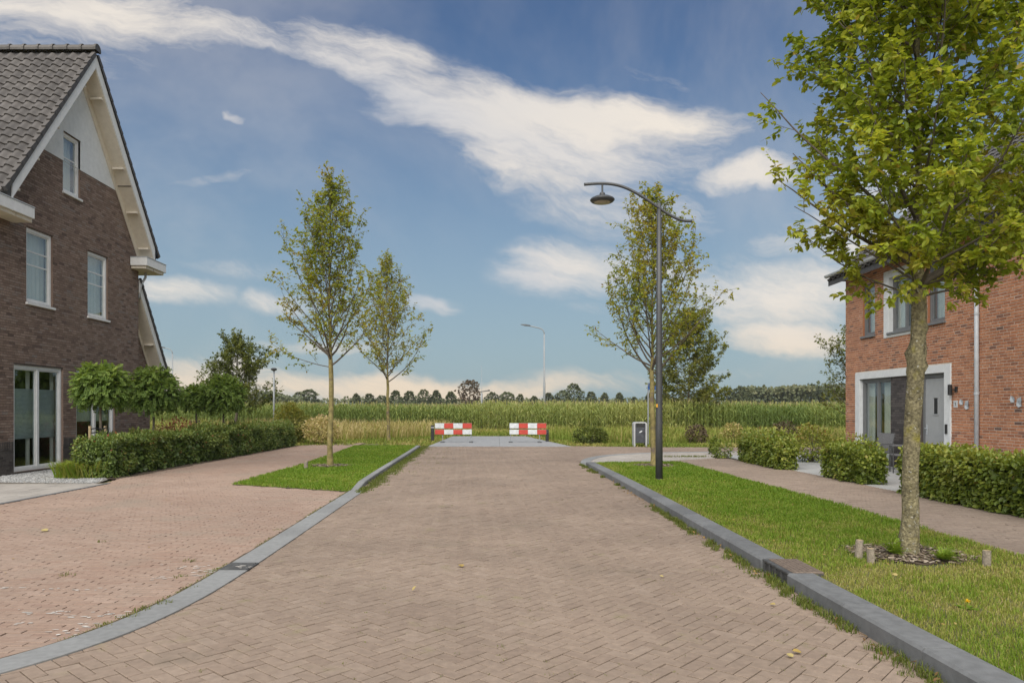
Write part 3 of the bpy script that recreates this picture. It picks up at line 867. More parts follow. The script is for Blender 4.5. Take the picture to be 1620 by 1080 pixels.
def lawn_blades(name, poly, z, n, label, near):
    g = Geo()
    P = scatter(poly, n, dens=lambda x, y: np.clip((near / np.maximum(y, 1)) ** 1.1, .12, 1) * (1 - .97 * bare(x, y)))
    x, y = P[:, 0], P[:, 1]
    dist = np.hypot(x, y)
    patch = fbm(x, y, .8, 21); fine = fbm(x, y, 3.0, 33)
    dry = np.clip((patch - .42) * 2.6 + (fine - .5) * 1.4, 0, 1)
    if near < 10:   # the right lawn is dry towards the camera and along the kerb
        dry = np.clip(dry * .55 + np.clip((10.5 - y) / 4, 0, 1) * .62 * (fine + .45) + np.clip((KX + .62 - x) / .35, 0, 1) * .3, 0, 1)
        dry *= np.clip(1.35 - np.clip((5.4 - y) / 1., 0, 1) * .9, 0, 1)
    else: dry *= .45
    clump = fbm(x, y, 7.0, 61)
    h = rng.uniform(.026, .066, len(P)) * (1.15 - .55 * dry) * (.8 + .5 * patch) * (.55 + .95 * clump)
    w = np.clip(dist * .00075, .0035, .02) * rng.uniform(.8, 1.4, len(P))
    v = np.clip(rng.normal(.25, .15, len(P)) + dry * .5 + (.5 - clump) * .35, 0, .92)
    thatch = rng.uniform(0, 1, len(P)) < .10 + .25 * dry
    v = np.where(thatch, rng.uniform(.7, 1, len(P)), v); h = np.where(thatch, h * .6, h)
    blades(g, np.column_stack([P, np.full(len(P), z)]), h, w, rng.uniform(.1, .9, len(P)) * np.where(thatch, 1.5, 1), v)
    return tag(part(name, g, MAT['lawn']), label, 'grass', kind='stuff')


lawn_blades('lawn_grass', right_lawn, .085, 150000, 'short grass of the lawn strip between kerb and right footpath', 6.)
lawn_blades('lawn_grass', left_lawn, .006, 56000, 'short bright grass of the lawn island left of the road', 17.)

# ---- weeds along the kerbs and in the joints
g = Geo()


def tuft(x, y, z, n, r, h, w, vmu, lean=.8):
    a = rng.uniform(0, 6.28, n); rr = r * np.sqrt(rng.uniform(0, 1, n))
    P = np.column_stack([x + rr * np.cos(a), y + rr * np.sin(a), np.full(n, z)])
    blades(g, P, rng.uniform(.4, 1, n) * h, w * rng.uniform(.7, 1.3, n), rng.uniform(.2, 1, n) * lean, np.clip(rng.normal(vmu, .15, n), 0, 1))


def in_kerb(y): return KX if y < 13 else KX - .12 * max(0, (y - 15)) / 5


y = 3.2
while y < 20.3:
    dens = fbm(np.array([y]), np.array([3.]), .55, 8)[0]
    if dens > .36:
        k = 1 + int(3 * rng.uniform())
        for _ in range(k):
            tuft(in_kerb(y) - abs(rng.normal(.0, .06)) - .015, y + rng.uniform(-.05, .05), .0, int(10 + 26 * dens), .05, rng.uniform(.03, .095), .004 + y * .0003, .32)
    y += .045 + .003 * y
y = 13.6
while y < 31:      # grass grown over the left channel
    xl = np.interp(y, [p[1] for p in LK], [p[0] for p in LK]) + .2
    for _ in range(5):
        tuft(xl + abs(rng.normal(0, .14)) * (1 if y > 14.5 else .5), y + rng.uniform(-.1, .1), .0, 16, .09, rng.uniform(.03, .08), .009, .28)
    y += .13
for _ in range(60):    # sparse moss on the bricks beside it
    y = rng.uniform(17, 30); tuft(-2.5 + rng.uniform(0, .9) - (y - 20) * .02, y, 0, 8, .08, .02, .012, .55, 1.5)
for (qx, qy, n, hh) in [(165, 990, 30, .04), (210, 975, 40, .04), (225, 965, 50, .05), (260, 955, 40, .05), (300, 930, 30, .03), (285, 912, 22, .04), (107, 910, 26, .04),
                        (300, 887, 30, .035), (348, 900, 30, .03), (163, 857, 20, .05), (196, 976, 14, .03), (325, 905, 30, .03), (440, 838, 20, .03), (527, 793, 30, .04)]:
    X, Y = gp(qx, qy)
    tuft(X, Y, 0, n, .07, hh, .006, .36, 1.1)
s = resample(smooth_path(GUT), .05)
for (x, y) in s:
    if 3.6 < y and fbm(np.array([y]), np.array([1.]), 1.3, 4)[0] > .47: tuft(x - .02, y, 0, 9, .035, .028, .005, .45, 1.2)
for _ in range(150):   # little weeds in the roadway joints
    y = 4.2 + 9 * rng.uniform() ** 1.6; x = rng.uniform(-2.3, 2.4)
    tuft(x, y, 0, 5, .025, .014, .004, .5, 1.5)
for _ in range(40):
    tuft(rng.uniform(5.3, 9.5), 23.95 + rng.normal(0, .06), 0, 20, .2, .08, .015, .4)
tag(part('weeds', g, MAT['weed']), 'weeds and grass tufts growing along the kerbs and joints', 'weeds', kind='stuff')

# ---- bare tree circles with wood chips
for (cx, cy), z, lab in ((TREE_R, .088, 'bare circle of wood chips round the nearest tree'), (TREE_L1, .012, 'bare worn soil under the left street tree'), (TREE_R2, .088, 'bare worn soil under the tree behind the lamp')):
    g = Geo(); n = 26
    ring = [(cx + (.5 + .12 * rng.uniform(-1, 1)) * math.cos(t) * 1.15, cy + .5 * (1 + .15 * rng.uniform(-1, 1)) * math.sin(t)) for t in np.linspace(0, 6.28, n, endpoint=False)]
    g.add([(cx, cy, z + .02)] + [(a, b, z + .004) for a, b in ring], None, [(0, 1 + i, 1 + (i + 1) % n) for i in range(n)])
    struct('tree_pit', g, MAT['soil'], lab, 'soil')
    P = scatter(ring, 900)
    g = Geo(); n = len(P); a = rng.uniform(0, 3.14, n); l = rng.uniform(.010, .030, n); w = l * rng.uniform(.25, .6, n)
    u = np.stack([np.cos(a), np.sin(a), rng.uniform(-.3, .3, n)], 1) * l[:, None]; ww = np.stack([-np.sin(a), np.cos(a), rng.uniform(-.3, .3, n)], 1) * w[:, None]
    c = np.column_stack([P, z + .02 + rng.uniform(-.004, .012, n)])
    V = np.stack([c - u - ww, c + u - ww, c + u + ww, c - u + ww], 1).reshape(-1, 3)
    g.add(V, np.arange(4 * n).reshape(-1, 4), None, np.repeat(rng.uniform(0, 1, n), 4))
    tag(part('wood_chips', g, MAT['chips']), lab.replace('bare', 'loose litter on the bare'), 'wood chips', kind='stuff')

# ---- bed under the left hedge and side of the hedge
sheet('hedge_bed', [[(-9.9, 16.6), (-8.75, 16.3), (-8.50, 16.4), (-8.55, 31.6), (-12.5, 31.6), (-11.69, 24.8), (-10.3, 18.)]], .0, MAT['soil'], 'dark soil bed under the left hedge', 'soil')

# ================================================================== HOUSES
def brick_wall(parent, O, U, Nn, rowrange, z0, z1, openings, mat, mortar, name='brick', limit=300, mat2=None, z_split=None, L=.21, cz=.0625, jt=.011, soldier=None):
    """O: origin (u=0,z=0) on the outer brick face; U along the wall; Nn outward. rowrange(z)->(u0,u1)."""
    O, U, Nn = (np.array(a, float) for a in (O, U, Nn))
    rows = int(round((z1 - z0) / cz))
    res = {0: [], 1: []}
    for r in range(rows):
        za = z0 + r * cz; zm = za + cz / 2
        lo, hi = rowrange(zm + cz * .4)
        if hi - lo < .03: continue
        off = (r % 2) * (L / 2) + (r % 5 == 3) * L * .25
        k = math.floor((lo - off) / L)
        u = k * L + off
        while u < hi:
            segs = [(max(u, lo), min(u + L, hi))]
            for (a, b, c, d) in openings:
                if c < zm < d:
                    ns = []
                    for (p, q) in segs:
                        if q <= a or p >= b: ns.append((p, q)); continue
                        if p < a: ns.append((p, a))
                        if q > b: ns.append((b, q))
                    segs = ns
            for (p, q) in segs:
                if q - p > .035: res[1 if (z_split is not None and zm < z_split) else 0].append(((p + q) / 2, zm, (q - p - jt) / 2))
            u += L
    for key, mm in ((0, mat), (1, mat2)):
        if not res[key]: continue
        A = np.array(res[key])
        C = O + A[:, 0:1] * U + A[:, 1:2] * ZUP + Nn * rng.normal(0, .0012, (len(A), 1))
        v = np.clip(rng.beta(2.2, 2.0, len(A)), 0, 1)
        W = np.cross(Nn, U)   # so that U x W = N
        pieces(parent, name, C, U, W, Nn, A[:, 2], (cz - jt) / 2, .014, .003, v, mm, limit=limit if key == 0 else min(limit, 60), tilt=rng.normal(0, .0006, len(A)), stuff_name='bricks_further_off')
    # mortar backing with the openings left out, and reveals
    g = Geo()
    zc = sorted(set([z0, z1] + [c for o in openings for c in o[2:]] + list(np.arange(z0, z1, .5))))
    zc = [z for z in zc if z0 - 1e-6 <= z <= z1 + 1e-6]

    def pt(u, z, w): return O + u * U + z * ZUP + w * Nn
    for za, zb in zip(zc[:-1], zc[1:]):
        (l0, h0), (l1, h1) = rowrange(za), rowrange(zb)
        if h0 - l0 <= 0: continue
        if h1 < l1: l1 = h1 = (l1 + h1) / 2
        cut = sorted([(a, b) for (a, b, c, d) in openings if c < (za + zb) / 2 < d])
        edges = [(l0, l1)]
        for a, b in cut: edges += [(a, a), (b, b)]
        edges.append((h0, h1))
        for (p0, p1), (q0, q1) in zip(edges[0::2], edges[1::2]):
            if max(q0 - p0, q1 - p1) > .001: g.quad(pt(p0, za, -.005), pt(q0, za, -.005), pt(q1, zb, -.005), pt(p1, zb, -.005))
    part('mortar', g, mortar, parent)
    for (a, b, c, d) in openings:
        D = -.30
        g = Geo()
        g.quad(pt(a, c, -.008), pt(a, d, -.008), pt(a, d, D), pt(a, c, D)); g.quad(pt(b, c, -.008), pt(b, c, D), pt(b, d, D), pt(b, d, -.008))
        g.quad(pt(a, d, -.008), pt(b, d, -.008), pt(b, d, D), pt(a, d, D)); g.quad(pt(a, c, -.008), pt(a, c, D), pt(b, c, D), pt(b, c, -.008))
        part('reveal', g, mat, parent)


def wbox(g, O, U, Nn, u0, u1, z0, z1, w0, w1, a=.5):
    """box in wall coordinates"""
    O, U, Nn = (np.array(q, float) for q in (O, U, Nn))
    p = O + u0 * U + w0 * Nn; q = O + u1 * U + w1 * Nn
    g.bbox(min(p[0], q[0]), max(p[0], q[0]), min(p[1], q[1]), max(p[1], q[1]), z0, z1, .004, a)


def window(house, O, U, Nn, u0, u1, z0, z1, fmat, fw=.07, mullions=(), bars=(), setback=.05, sill=None, curtain=None, name='window', label=None, leaf=True):
    """framed window: frame > mullions, bars, panes"""
    g = Geo()
    w1, w0 = -setback, -setback - .07
    for (a, b, c, d) in ((u0, u0 + fw, z0, z1), (u1 - fw, u1, z0, z1), (u0 + fw, u1 - fw, z0, z0 + fw), (u0 + fw, u1 - fw, z1 - fw, z1)):
        wbox(g, O, U, Nn, a, b, c, d, w0, w1)
    f = part(name, g, fmat, house, label=label)
    xs = [u0 + fw] + [u0 + m * (u1 - u0) for m in mullions] + [u1 - fw]
    for m in xs[1:-1]:
        part('mullion', (lambda gg: (wbox(gg, O, U, Nn, m - fw * .55, m + fw * .55, z0 + fw, z1 - fw, w0, w1 - .002), gg)[1])(Geo()), fmat, f)
    for i in range(len(xs) - 1):
        a = xs[i] + (fw * .55 if i else 0); b = xs[i + 1] - (fw * .55 if i < len(xs) - 2 else 0)
        if leaf:      # inner sash
            gg = Geo(); s = .035
            for (p, q, c, d) in ((a, a + s, z0 + fw, z1 - fw), (b - s, b, z0 + fw, z1 - fw), (a + s, b - s, z0 + fw, z0 + fw + s), (a + s, b - s, z1 - fw - s, z1 - fw)):
                wbox(gg, O, U, Nn, p, q, c, d, w0 - .01, w1 - .022)
            part('sash', gg, fmat, f)
            a += s; b -= s
        zz = [z0 + fw + .03] + [z0 + t * (z1 - z0) for t in bars] + [z1 - fw - .03]
        for t in zz[1:-1]:
            part('glazing_bar', (lambda gg: (wbox(gg, O, U, Nn, a, b, t - .016, t + .016, w1 - .062, w1 - .034), gg)[1])(Geo()), fmat, f)
        for j in range(len(zz) - 1):
            gg = Geo(); wbox(gg, O, U, Nn, a - .004, b + .004, zz[j] + (.0165 if j else -.004), zz[j + 1] - (.0165 if j < len(zz) - 2 else -.004), w1 - .054, w1 - .044)
            part('pane', gg, MAT['glass'], f)
    if sill:
        part('sill', (lambda gg: (wbox(gg, O, U, Nn, u0 - .05, u1 + .05, z0 - .06, z0 - .003, -.14, .055), gg)[1])(Geo()), sill, f)
    if curtain:
        # folded curtain or pleated blind hung behind the glass
        for (ca, cb, c0, c1, kind) in curtain:
            gg = Geo(); O_, U_, N_ = (np.array(q, float) for q in (O, U, Nn))
            ua, ub = u0 + ca * (u1 - u0), u0 + cb * (u1 - u0); za, zb = z0 + c0 * (z1 - z0), z0 + c1 * (z1 - z0)
            if kind == 'cloth':
                n = max(8, int((ub - ua) / .03))
                t = np.linspace(0, 1, n)
                uu = ua + t * (ub - ua); ww = -.26 + .022 * np.sin(t * n * 1.1 + 1)
                V = np.concatenate([O_ + uu[:, None] * U_ + zc * ZUP + ww[:, None] * N_ for zc in (za, zb)])
                gg.add(V, [(i, i + 1, n + i + 1, n + i) for i in range(n - 1)], None, .6)
                part('curtain', gg, MAT['curtain'], f, smooth=True)
            else:
                n = int((zb - za) / .032)
                t = np.linspace(za, zb, 2 * n + 1); ww = -.235 + .010 * (np.arange(2 * n + 1) % 2)
                V = np.concatenate([O_ + uq * U_ + t[:, None] * ZUP + ww[:, None] * N_ for uq in (ua, ub)])
                m = 2 * n + 1
                gg.add(V, [(i, i + 1, m + i + 1, m + i) for i in range(m - 1)], None, rng.uniform(.3, .7))
                part('pleated_blind', gg, MAT['blind'], f)
    return f


# pantile: local x across (right), y down the slope, z outwards
def tile_mesh(mat, v=.5, w=.29, ln=.345):
    g = Geo(); nx = 12
    t = np.linspace(0, 1, nx)
    prof = .036 * np.sin(t * 2 * np.pi * .95 + .3) + .016
    V = []
    for (yy, zz) in ((-.02, -.008), (ln, .034), (ln, -.006)):
        for i in range(nx): V.append(((t[i] - .5) * (w + .02), yy, prof[i] + zz))
    Q = []
    for r in range(2):
        for i in range(nx - 1): Q.append((r * nx + i, (r + 1) * nx + i, (r + 1) * nx + i + 1, r * nx + i + 1))
    # right flank so that the verge reads thick
    V += [(V[nx - 1][0], V[nx - 1][1], -.05), (V[2 * nx - 1][0], V[2 * nx - 1][1], -.03)]
    Q.append((nx - 1, 2 * nx - 1, 3 * nx + 1, 3 * nx))
    g.add(V, Q, None, v)
    return g


# ---------------------------------------------------------------- brown house on the left
HX = -11.7; Y0 = 20.32; YA, YB = 16.94, 23.70; TP = math.tan(R(53)); APEX = 11.10; LX = HX - .42; FL = HX + .03
lh = thing('brick_house', (HX, Y0, 0), 'tall brown brick gabled house with steep tiled roof on the left', 'house')
O, U, Nn = (HX, 0, 0), (0, 1, 0), (1, 0, 0)


def zu(y): return APEX - TP * abs(y - Y0)          # underside of the roof


def lh_rows(z):
    ya, yb = YA, YB
    if z > zu(YB) - .05:
        h = (APEX - .05 - z) / TP; ya, yb = Y0 - h, Y0 + h
    return ya, yb


Z_ST = 8.26
ops = [(17.59, 19.59, .03, 2.66), (20.20, 22.24, .03, 2.66), (18.06, 19.14, 4.22, 6.11), (20.76, 21.84, 4.22, 6.11), (19.58, 20.39, 7.43, 9.07)]
brick_wall(lh, O, U, Nn, lh_rows, 0, Z_ST, ops, MAT['brick_brown'], MAT['mortar_brown'], mat2=MAT['brick_plinth'], z_split=.62)
# stucco triangle of the gable, a slab proud of the bricks, cut round the attic window
g = Geo()
zz = [Z_ST, 9.07, APEX - .02]
def hw(z): return (APEX - z) / TP
for (za, zb, cut) in ((Z_ST, 9.07, (19.58, 20.39)), (9.07, 9.9, None), (9.9, APEX - .03, None)):
    a0, a1, b0, b1 = Y0 - hw(za), Y0 - hw(zb), Y0 + hw(za), Y0 + hw(zb)
    segs = [((a0, a1), (b0, b1))] if cut is None else [((a0, a1), (cut[0], cut[0])), ((cut[1], cut[1]), (b0, b1))]
    for (p0, p1), (q0, q1) in segs:
        g.quad((HX + .012, p0, za), (HX + .012, q0, za), (HX + .012, q1, zb), (HX + .012, p1, zb))
g.quad((HX - .02, Y0 - hw(Z_ST), Z_ST), (HX - .02, Y0 + hw(Z_ST), Z_ST), (HX + .012, Y0 + hw(Z_ST), Z_ST), (HX + .012, Y0 - hw(Z_ST), Z_ST))
for yq in (19.58, 20.39): g.quad((HX + .012, yq, Z_ST), (HX - .2, yq, Z_ST), (HX - .2, yq, 9.07), (HX + .012, yq, 9.07))
part('gable_render', g, MAT['stucco'], lh)
# other walls: side wall towards the camera in bricks, the rest plain masonry
brick_wall(lh, (HX, YA, 0), (-1, 0, 0), (0, -1, 0), lambda z: (0, 4.2), 0, 6.2, [], MAT['brick_brown'], MAT['mortar_brown'], limit=0, mat2=MAT['brick_plinth'], z_split=.62)
g = Geo(); XB = -20.5
g.quad((HX - 4.2, YA + .008, 0), (XB, YA + .008, 0), (XB, YA + .008, 6.2), (HX - 4.2, YA + .008, 6.2))
g.quad((HX - .01, YB, 0), (XB, YB, 0), (XB, YB, 6.4), (HX - .01, YB, 6.4)); g.quad((LX, 25.35, 0), (XB, 25.35, 0), (XB, 25.35, 2.8), (LX, 25.35, 2.8))
g.quad((XB, YA, 0), (XB, 25.35, 0), (XB, 25.35, 2.8), (XB, YA, 6.)); g.add([(XB, YA, 6), (XB, YB, 6), (XB, Y0, 11)], None, [(0, 1, 2)])
part('wall', g, MAT['brick_brown'], lh)
part('floor_slabs', Geo().box(XB, HX - .32, YA + .02, YB - .02, 2.95, 3.1).box(XB, HX - .32, YA + .02, YB - .02, 6.35, 6.5).box(XB, HX - .05, YA + .02, YB - .02, -.02, .02).box(-15.5, -15.4, YA + .02, YB - .02, .03, 6.4), MAT['dark_room'], lh)
# roof slabs (structure under the tiles)
FX = HX + .48
roof = part('roof', Geo().prism([(Y0 - 3.62, zu(Y0 - 3.62)), (Y0, APEX), (Y0, APEX + .42), (Y0 - 3.62, zu(Y0 - 3.62) + .42)], 0, XB, FX - .03)
            .prism([(Y0, APEX), (Y0 + 3.62, zu(Y0 + 3.62)), (Y0 + 3.62, zu(Y0 + 3.62) + .42), (Y0, APEX + .42)], 0, XB, FX - .03), MAT['tile_dark'], lh)
# white verge boards
for s in (-1, 1):
    e = Y0 + s * 3.50
    part('verge_board', Geo().prism([(e, zu(e) - .01), (Y0, APEX - .01), (Y0, APEX + .37), (e, zu(e) + .37)] if s < 0 else [(Y0, APEX - .01), (e, zu(e) - .01), (e, zu(e) + .37), (Y0, APEX + .37)], 0, FX - .03, FX), MAT['white_paint'], lh)
    part('soffit', Geo().prism([(e, zu(e) - .03), (Y0, APEX - .03), (Y0, APEX - .004), (e, zu(e) - .004)] if s < 0 else [(Y0, APEX - .03), (e, zu(e) - .03), (e, zu(e) - .004), (Y0, APEX - .004)], 0, HX + .04, FX - .032), MAT['cream_paint'], lh)
    part('frieze_board', Geo().prism([(e, zu(e) - .30), (Y0, APEX - .30), (Y0, APEX - .032), (e, zu(e) - .032)] if s < 0 else [(Y0, APEX - .30), (e, zu(e) - .30), (e, zu(e) - .032), (Y0, APEX - .032)], 0, HX + .014, HX + .042), MAT['cream_paint'], lh)
    for d in (.42, 1.62, 2.45, 3.18):
        yy = Y0 + s * d; zz_ = zu(yy) - .03
        part('purlin_end', Geo().bbox(HX + .10, FX - .06, yy - .05, yy + .05, zz_ - .13, zz_ - .075, .004), MAT['cream_paint'], lh)
    ys = Y0 + s * 2.0
    part('soffit_joint', Geo().bbox(HX + .04, FX - .03, ys - .006, ys + .006, zu(ys) - .05, zu(ys) - .02, .001), MAT['dark_room'], lh)
# box gutters with their returns round the corner
for s in (-1, 1):
    ya, yb = sorted((Y0 + s * 3.36, Y0 + s * 4.14)); ra, rb = sorted((Y0 + s * 2.80, Y0 + s * 3.37))
    g = Geo(); g.bbox(XB, HX + .55, ya, yb, 6.14, 6.40, .006); g.bbox(HX + .02, HX + .55, ra, rb, 6.142, 6.398, .006)
    gt = part('box_gutter', g, MAT['white_paint'], lh)
    g = Geo(); g.bbox(XB, HX + .49, ya + .05, yb - .05, 6.05, 6.139, .006); g.bbox(HX + .02, HX + .488, ra + (.05 if s > 0 else 0), rb, 6.051, 6.1385, .006)
    part('gutter_soffit', g, MAT['cream_paint'], gt)
    g = Geo(); g.bbox(XB, HX + .565, ya - .012, yb + .012, 6.401, 6.425, .004); g.bbox(HX + .02, HX + .564, ra - (.012 if s > 0 else 0), rb, 6.4015, 6.4245, .004)
    part('gutter_edge', g, MAT['zinc'], gt)
part('downpipe', Geo().tube([(HX + .12, 23.92, 6.06), (HX + .12, 23.92, 5.9), (HX + .02, 23.80, 5.62), (HX - .02, 23.78, 5.2)], .04, 10), MAT['zinc'], lh, smooth=True)
# tiles: camera side slope, pieces in view singly
cosP, sinP = math.cos(R(53)), math.sin(R(53))
nrow, wt, lt_ = 20, .29, .305
tm = [tile_mesh(MAT['tile'], (k + .5) / 8) for k in range(8)]
tmesh = [t.mesh('roof_tile', MAT['tile']) for t in tm]
gfar = Geo(); gback = Geo()
TV = np.concatenate(tm[0].v); TQ = np.concatenate(tm[0].q)
for r in range(nrow):
    for c in range(30):
        x = FX - .06 - (c + .5) * wt
        sdown = .14 + r * lt_
        base = np.array([x, Y0 - cosP * sdown, APEX + .445 - sinP * sdown])
        Mx = Matrix(((1, 0, 0, base[0]), (0, -cosP, -sinP, base[1]), (0, -sinP, cosP, base[2]), (0, 0, 0, 1)))
        Mx[0][0] = 1
        Rm = np.array([[1, 0, 0], [0, -cosP, -sinP], [0, -sinP, cosP]])
        px_, py_ = proj(base[None])
        if px_[0] > -25 and base[2] > 0:
            o = bpy.data.objects.new('roof_tile', tmesh[rng.integers(8)]); col.objects.link(o)
            o.parent = roof; o.matrix_parent_inverse = Matrix.Identity(4)
            o.matrix_basis = Mx @ Matrix.Rotation(rng.normal(0, .006), 4, 'Z')
        else:
            gfar.add(TV @ Rm.T + base, TQ, None, rng.uniform(0, 1))
        Rb = np.array([[1, 0, 0], [0, cosP, sinP], [0, -sinP, cosP]])
        if c < 14: gback.add(TV * np.array([-1, 1, 1]) @ Rb.T + np.array([x, Y0 + cosP * sdown, base[2]]), TQ, None, rng.uniform(0, 1))
part('roof_tiles_further_off', gfar, MAT['tile'], roof, kind='stuff')
part('rear_roof_tiles', gback, MAT['tile'], roof, kind='stuff')
# verge tiles: stepped flanks over the white boards
vt = Geo().add([(0, -.01, .05), (0, .33, .085), (0, .33, -.045), (0, -.01, -.045), (-.1, -.01, .05), (-.1, .33, .085), (-.1, .33, -.045)], [(0, 3, 2, 1), (0, 1, 5, 4), (1, 2, 6, 5)]).mesh('verge_tile', MAT['tile'])
for s in (-1, 1):
    for r in range(nrow):
        sd_ = .10 + r * lt_
        o = bpy.data.objects.new('verge_tile', vt); col.objects.link(o); o.parent = roof; o.matrix_parent_inverse = Matrix.Identity(4)
        o.matrix_basis = Matrix(((1, 0, 0, FX + .035), (0, s * cosP, s * sinP, Y0 + s * cosP * sd_), (0, -sinP, cosP, APEX + .445 - sinP * sd_), (0, 0, 0, 1)))
for k in range(22):        # ridge tiles
    x1 = FX + .06 - k * .40
    g = Geo(); th = np.linspace(-1.9, 1.9, 9)
    V = [(x, Y0 + r_ * math.sin(t), APEX + .50 + r_ * math.cos(t)) for (x, r_) in ((x1, .155), (x1 - .06, .155), (x1 - .06, .135), (x1 - .41, .13)) for t in th]
    Q = [(a * 9 + i, a * 9 + i + 1, (a + 1) * 9 + i + 1, (a + 1) * 9 + i) for a in range(3) for i in range(8)]
    V.append((x1, Y0, APEX + .45)); T = [(i + 1, i, 36) for i in range(8)] if k == 0 else []
    g.add(V, Q, T, rng.uniform(0, 1)); part('ridge_tile', g, MAT['tile'], roof, smooth=False)
# lean-to roof at the far side
LT = 1.49
def lz(y): return 5.38 - (y - 23.75) * LT
brick_wall(lh, (LX, 0, 0), U, Nn, lambda z: (23.70, min(25.35, 23.75 + (5.25 - z) / LT)), 0, 5.0, [], MAT['brick_brown'], MAT['mortar_brown'], limit=0, mat2=MAT['brick_plinth'], z_split=.62)
def slope(y0, y1, a, b): return [(y0, lz(y0) + a), (y1, lz(y1) + a), (y1, lz(y1) + b), (y0, lz(y0) + b)]
part('lean_to_roof', Geo().prism(slope(23.72, 25.75, 0, .38), 0, XB, FL - .03), MAT['tile_dark'], lh)
part('verge_board', Geo().prism(slope(23.715, 25.7, -.005, .345), 0, FL - .03, FL), MAT['white_paint'], lh)
part('soffit', Geo().prism(slope(23.715, 25.7, -.03, -.004), 0, LX + .016, FL - .032), MAT['cream_paint'], lh)
part('frieze_board', Geo().prism(slope(23.715, 25.6, -.24, -.032), 0, LX + .014, LX + .04), MAT['cream_paint'], lh)
part('purlin_end', Geo().bbox(LX + .1, FL - .06, 24.72, 24.82, lz(24.77) - .13, lz(24.77) - .075, .004), MAT['cream_paint'], lh)
thl = math.atan(LT)
for r in range(12):
    sd_ = .0 + r * lt_
    o = bpy.data.objects.new('verge_tile', vt); col.objects.link(o); o.parent = roof; o.matrix_parent_inverse = Matrix.Identity(4)
    o.matrix_basis = Matrix(((1, 0, 0, FL + .035), (0, math.cos(thl), math.sin(thl), 23.72 + math.cos(thl) * sd_), (0, -math.sin(thl), math.cos(thl), lz(23.72) + .39 - math.sin(thl) * sd_), (0, 0, 0, 1)))
# windows
WP = MAT['white_paint']
window(lh, O, U, Nn, 17.60, 19.58, .035, 2.655, WP, fw=.085, mullions=(.5,), curtain=[(.0, 1., .30, .78, 'blind'), (.40, .5, .0, .98, 'cloth'), (.9, 1., .0, .98, 'cloth')], name='french_door')
window(lh, O, U, Nn, 20.21, 22.23, .035, 2.655, WP, fw=.085, mullions=(.5,), curtain=[(.0, 1., .45, .98, 'blind')], name='french_door')
window(lh, O, U, Nn, 18.07, 19.13, 4.23, 6.10, WP, fw=.075, bars=(.52, .70), sill=WP, curtain=[(.0, 1., .0, .98, 'cloth')])
window(lh, O, U, Nn, 20.77, 21.83, 4.23, 6.10, WP, fw=.075, bars=(.52, .70), sill=WP, curtain=[(.0, 1., .0, .98, 'cloth')])
window(lh, O, U, Nn, 19.59, 20.38, 7.44, 9.06, WP, fw=.075, bars=(.60,), sill=WP, curtain=[(.0, 1., .0, .98, 'cloth')])
# soldier course over the plinth between the french doors
for (a, b) in ((YA + .02, 17.58), (19.61, 20.18), (22.26, 24.0)):
    k = 0; u = a
    while u + .052 < b:
        part('soldier_brick', Geo().bbox(HX - .01, HX + .006, u, u + .05, .58, .79, .003, rng.uniform(0, 1)), MAT['brick_plinth'], lh)
        u += .0625

# ---------------------------------------------------------------- red brick house on the right
RX = 10.3; RA, RB = 9.2, 21.50; EAVE = 5.42
rh = thing('brick_house', (RX, 16, 0), 'orange red brick house with grey front door behind the street tree', 'house')
O2, U2, N2 = (RX, 0, 0), (0, -1, 0), (-1, 0, 0)       # u = -y
def ry(y0, y1): return -y1, -y0
ops2 = [(-20.52, -19.84, 3.60, 5.05), (-19.36, -17.66, 3.45, 5.2), (-17.42, -16.74, 3.60, 5.05), (-20.90, -16.50, .05, 2.60)]
brick_wall(rh, O2, U2, N2, lambda z: (-RB, -RA), 0, EAVE, ops2, MAT['brick_red'], MAT['mortar_red'])
g = Geo(); XR = 19.5
g.quad((RX, RA, 0), (XR, RA, 0), (XR, RA, EAVE), (RX, RA, EAVE)); g.quad((RX, RB, 0), (XR, RB, 0), (XR, RB, EAVE), (RX, RB, EAVE)); g.quad((XR, RA, 0), (XR, RB, 0), (XR, RB, EAVE), (XR, RA, EAVE))
for y_ in (RA, RB): g.add([(RX, y_, EAVE), (XR, y_, EAVE), ((RX + XR) / 2, y_, EAVE + 3.9)], None, [(0, 1, 2)])
part('wall', g, MAT['brick_red'], rh)
part('floor_slabs', Geo().box(RX + .32, XR, RA + .02, RB - .02, 2.85, 3.0).box(RX + .05, XR, RA + .02, RB - .02, 0, .05).box(RX + 3.5, RX + 3.6, RA + .02, RB - .02, .05, EAVE), MAT['dark_room'], rh)
# white rendered surrounds
def surround(u0, u1, z0, z1, t, bottom, label=None):
    g = Geo()
    wbox(g, O2, U2, N2, u0, u0 + t, z0, z1, -.30, .02); wbox(g, O2, U2, N2, u1 - t, u1, z0, z1, -.30, .02); wbox(g, O2, U2, N2, u0 + t + .001, u1 - t - .001, z1 - .19, z1, -.30, .019)
    if bottom: wbox(g, O2, U2, N2, u0 + t + .001, u1 - t - .001, z0, z0 + .12, -.30, .019)
    part('surround', g, MAT['stucco'], rh)
surround(-20.90, -16.50, .06, 2.60, .24, False)
surround(-19.36, -17.66, 3.45, 5.2, .24, True)
GF = MAT['grey_frame']
window(rh, O2, U2, N2, -20.51, -19.85, 3.61, 5.04, GF, fw=.06, sill=GF, setback=.06, curtain=[(0, 1, 0, .98, 'cloth')])
window(rh, O2, U2, N2, -19.115, -17.905, 3.575, 5.0, GF, fw=.06, mullions=(.5,), sill=GF, setback=.10, curtain=[(0, .3, 0, .98, 'cloth'), (.7, 1, 0, .98, 'cloth')])
window(rh, O2, U2, N2, -17.41, -16.75, 3.61, 5.04, GF, fw=.06, sill=GF, setback=.06, curtain=[(0, 1, 0, .98, 'cloth')])
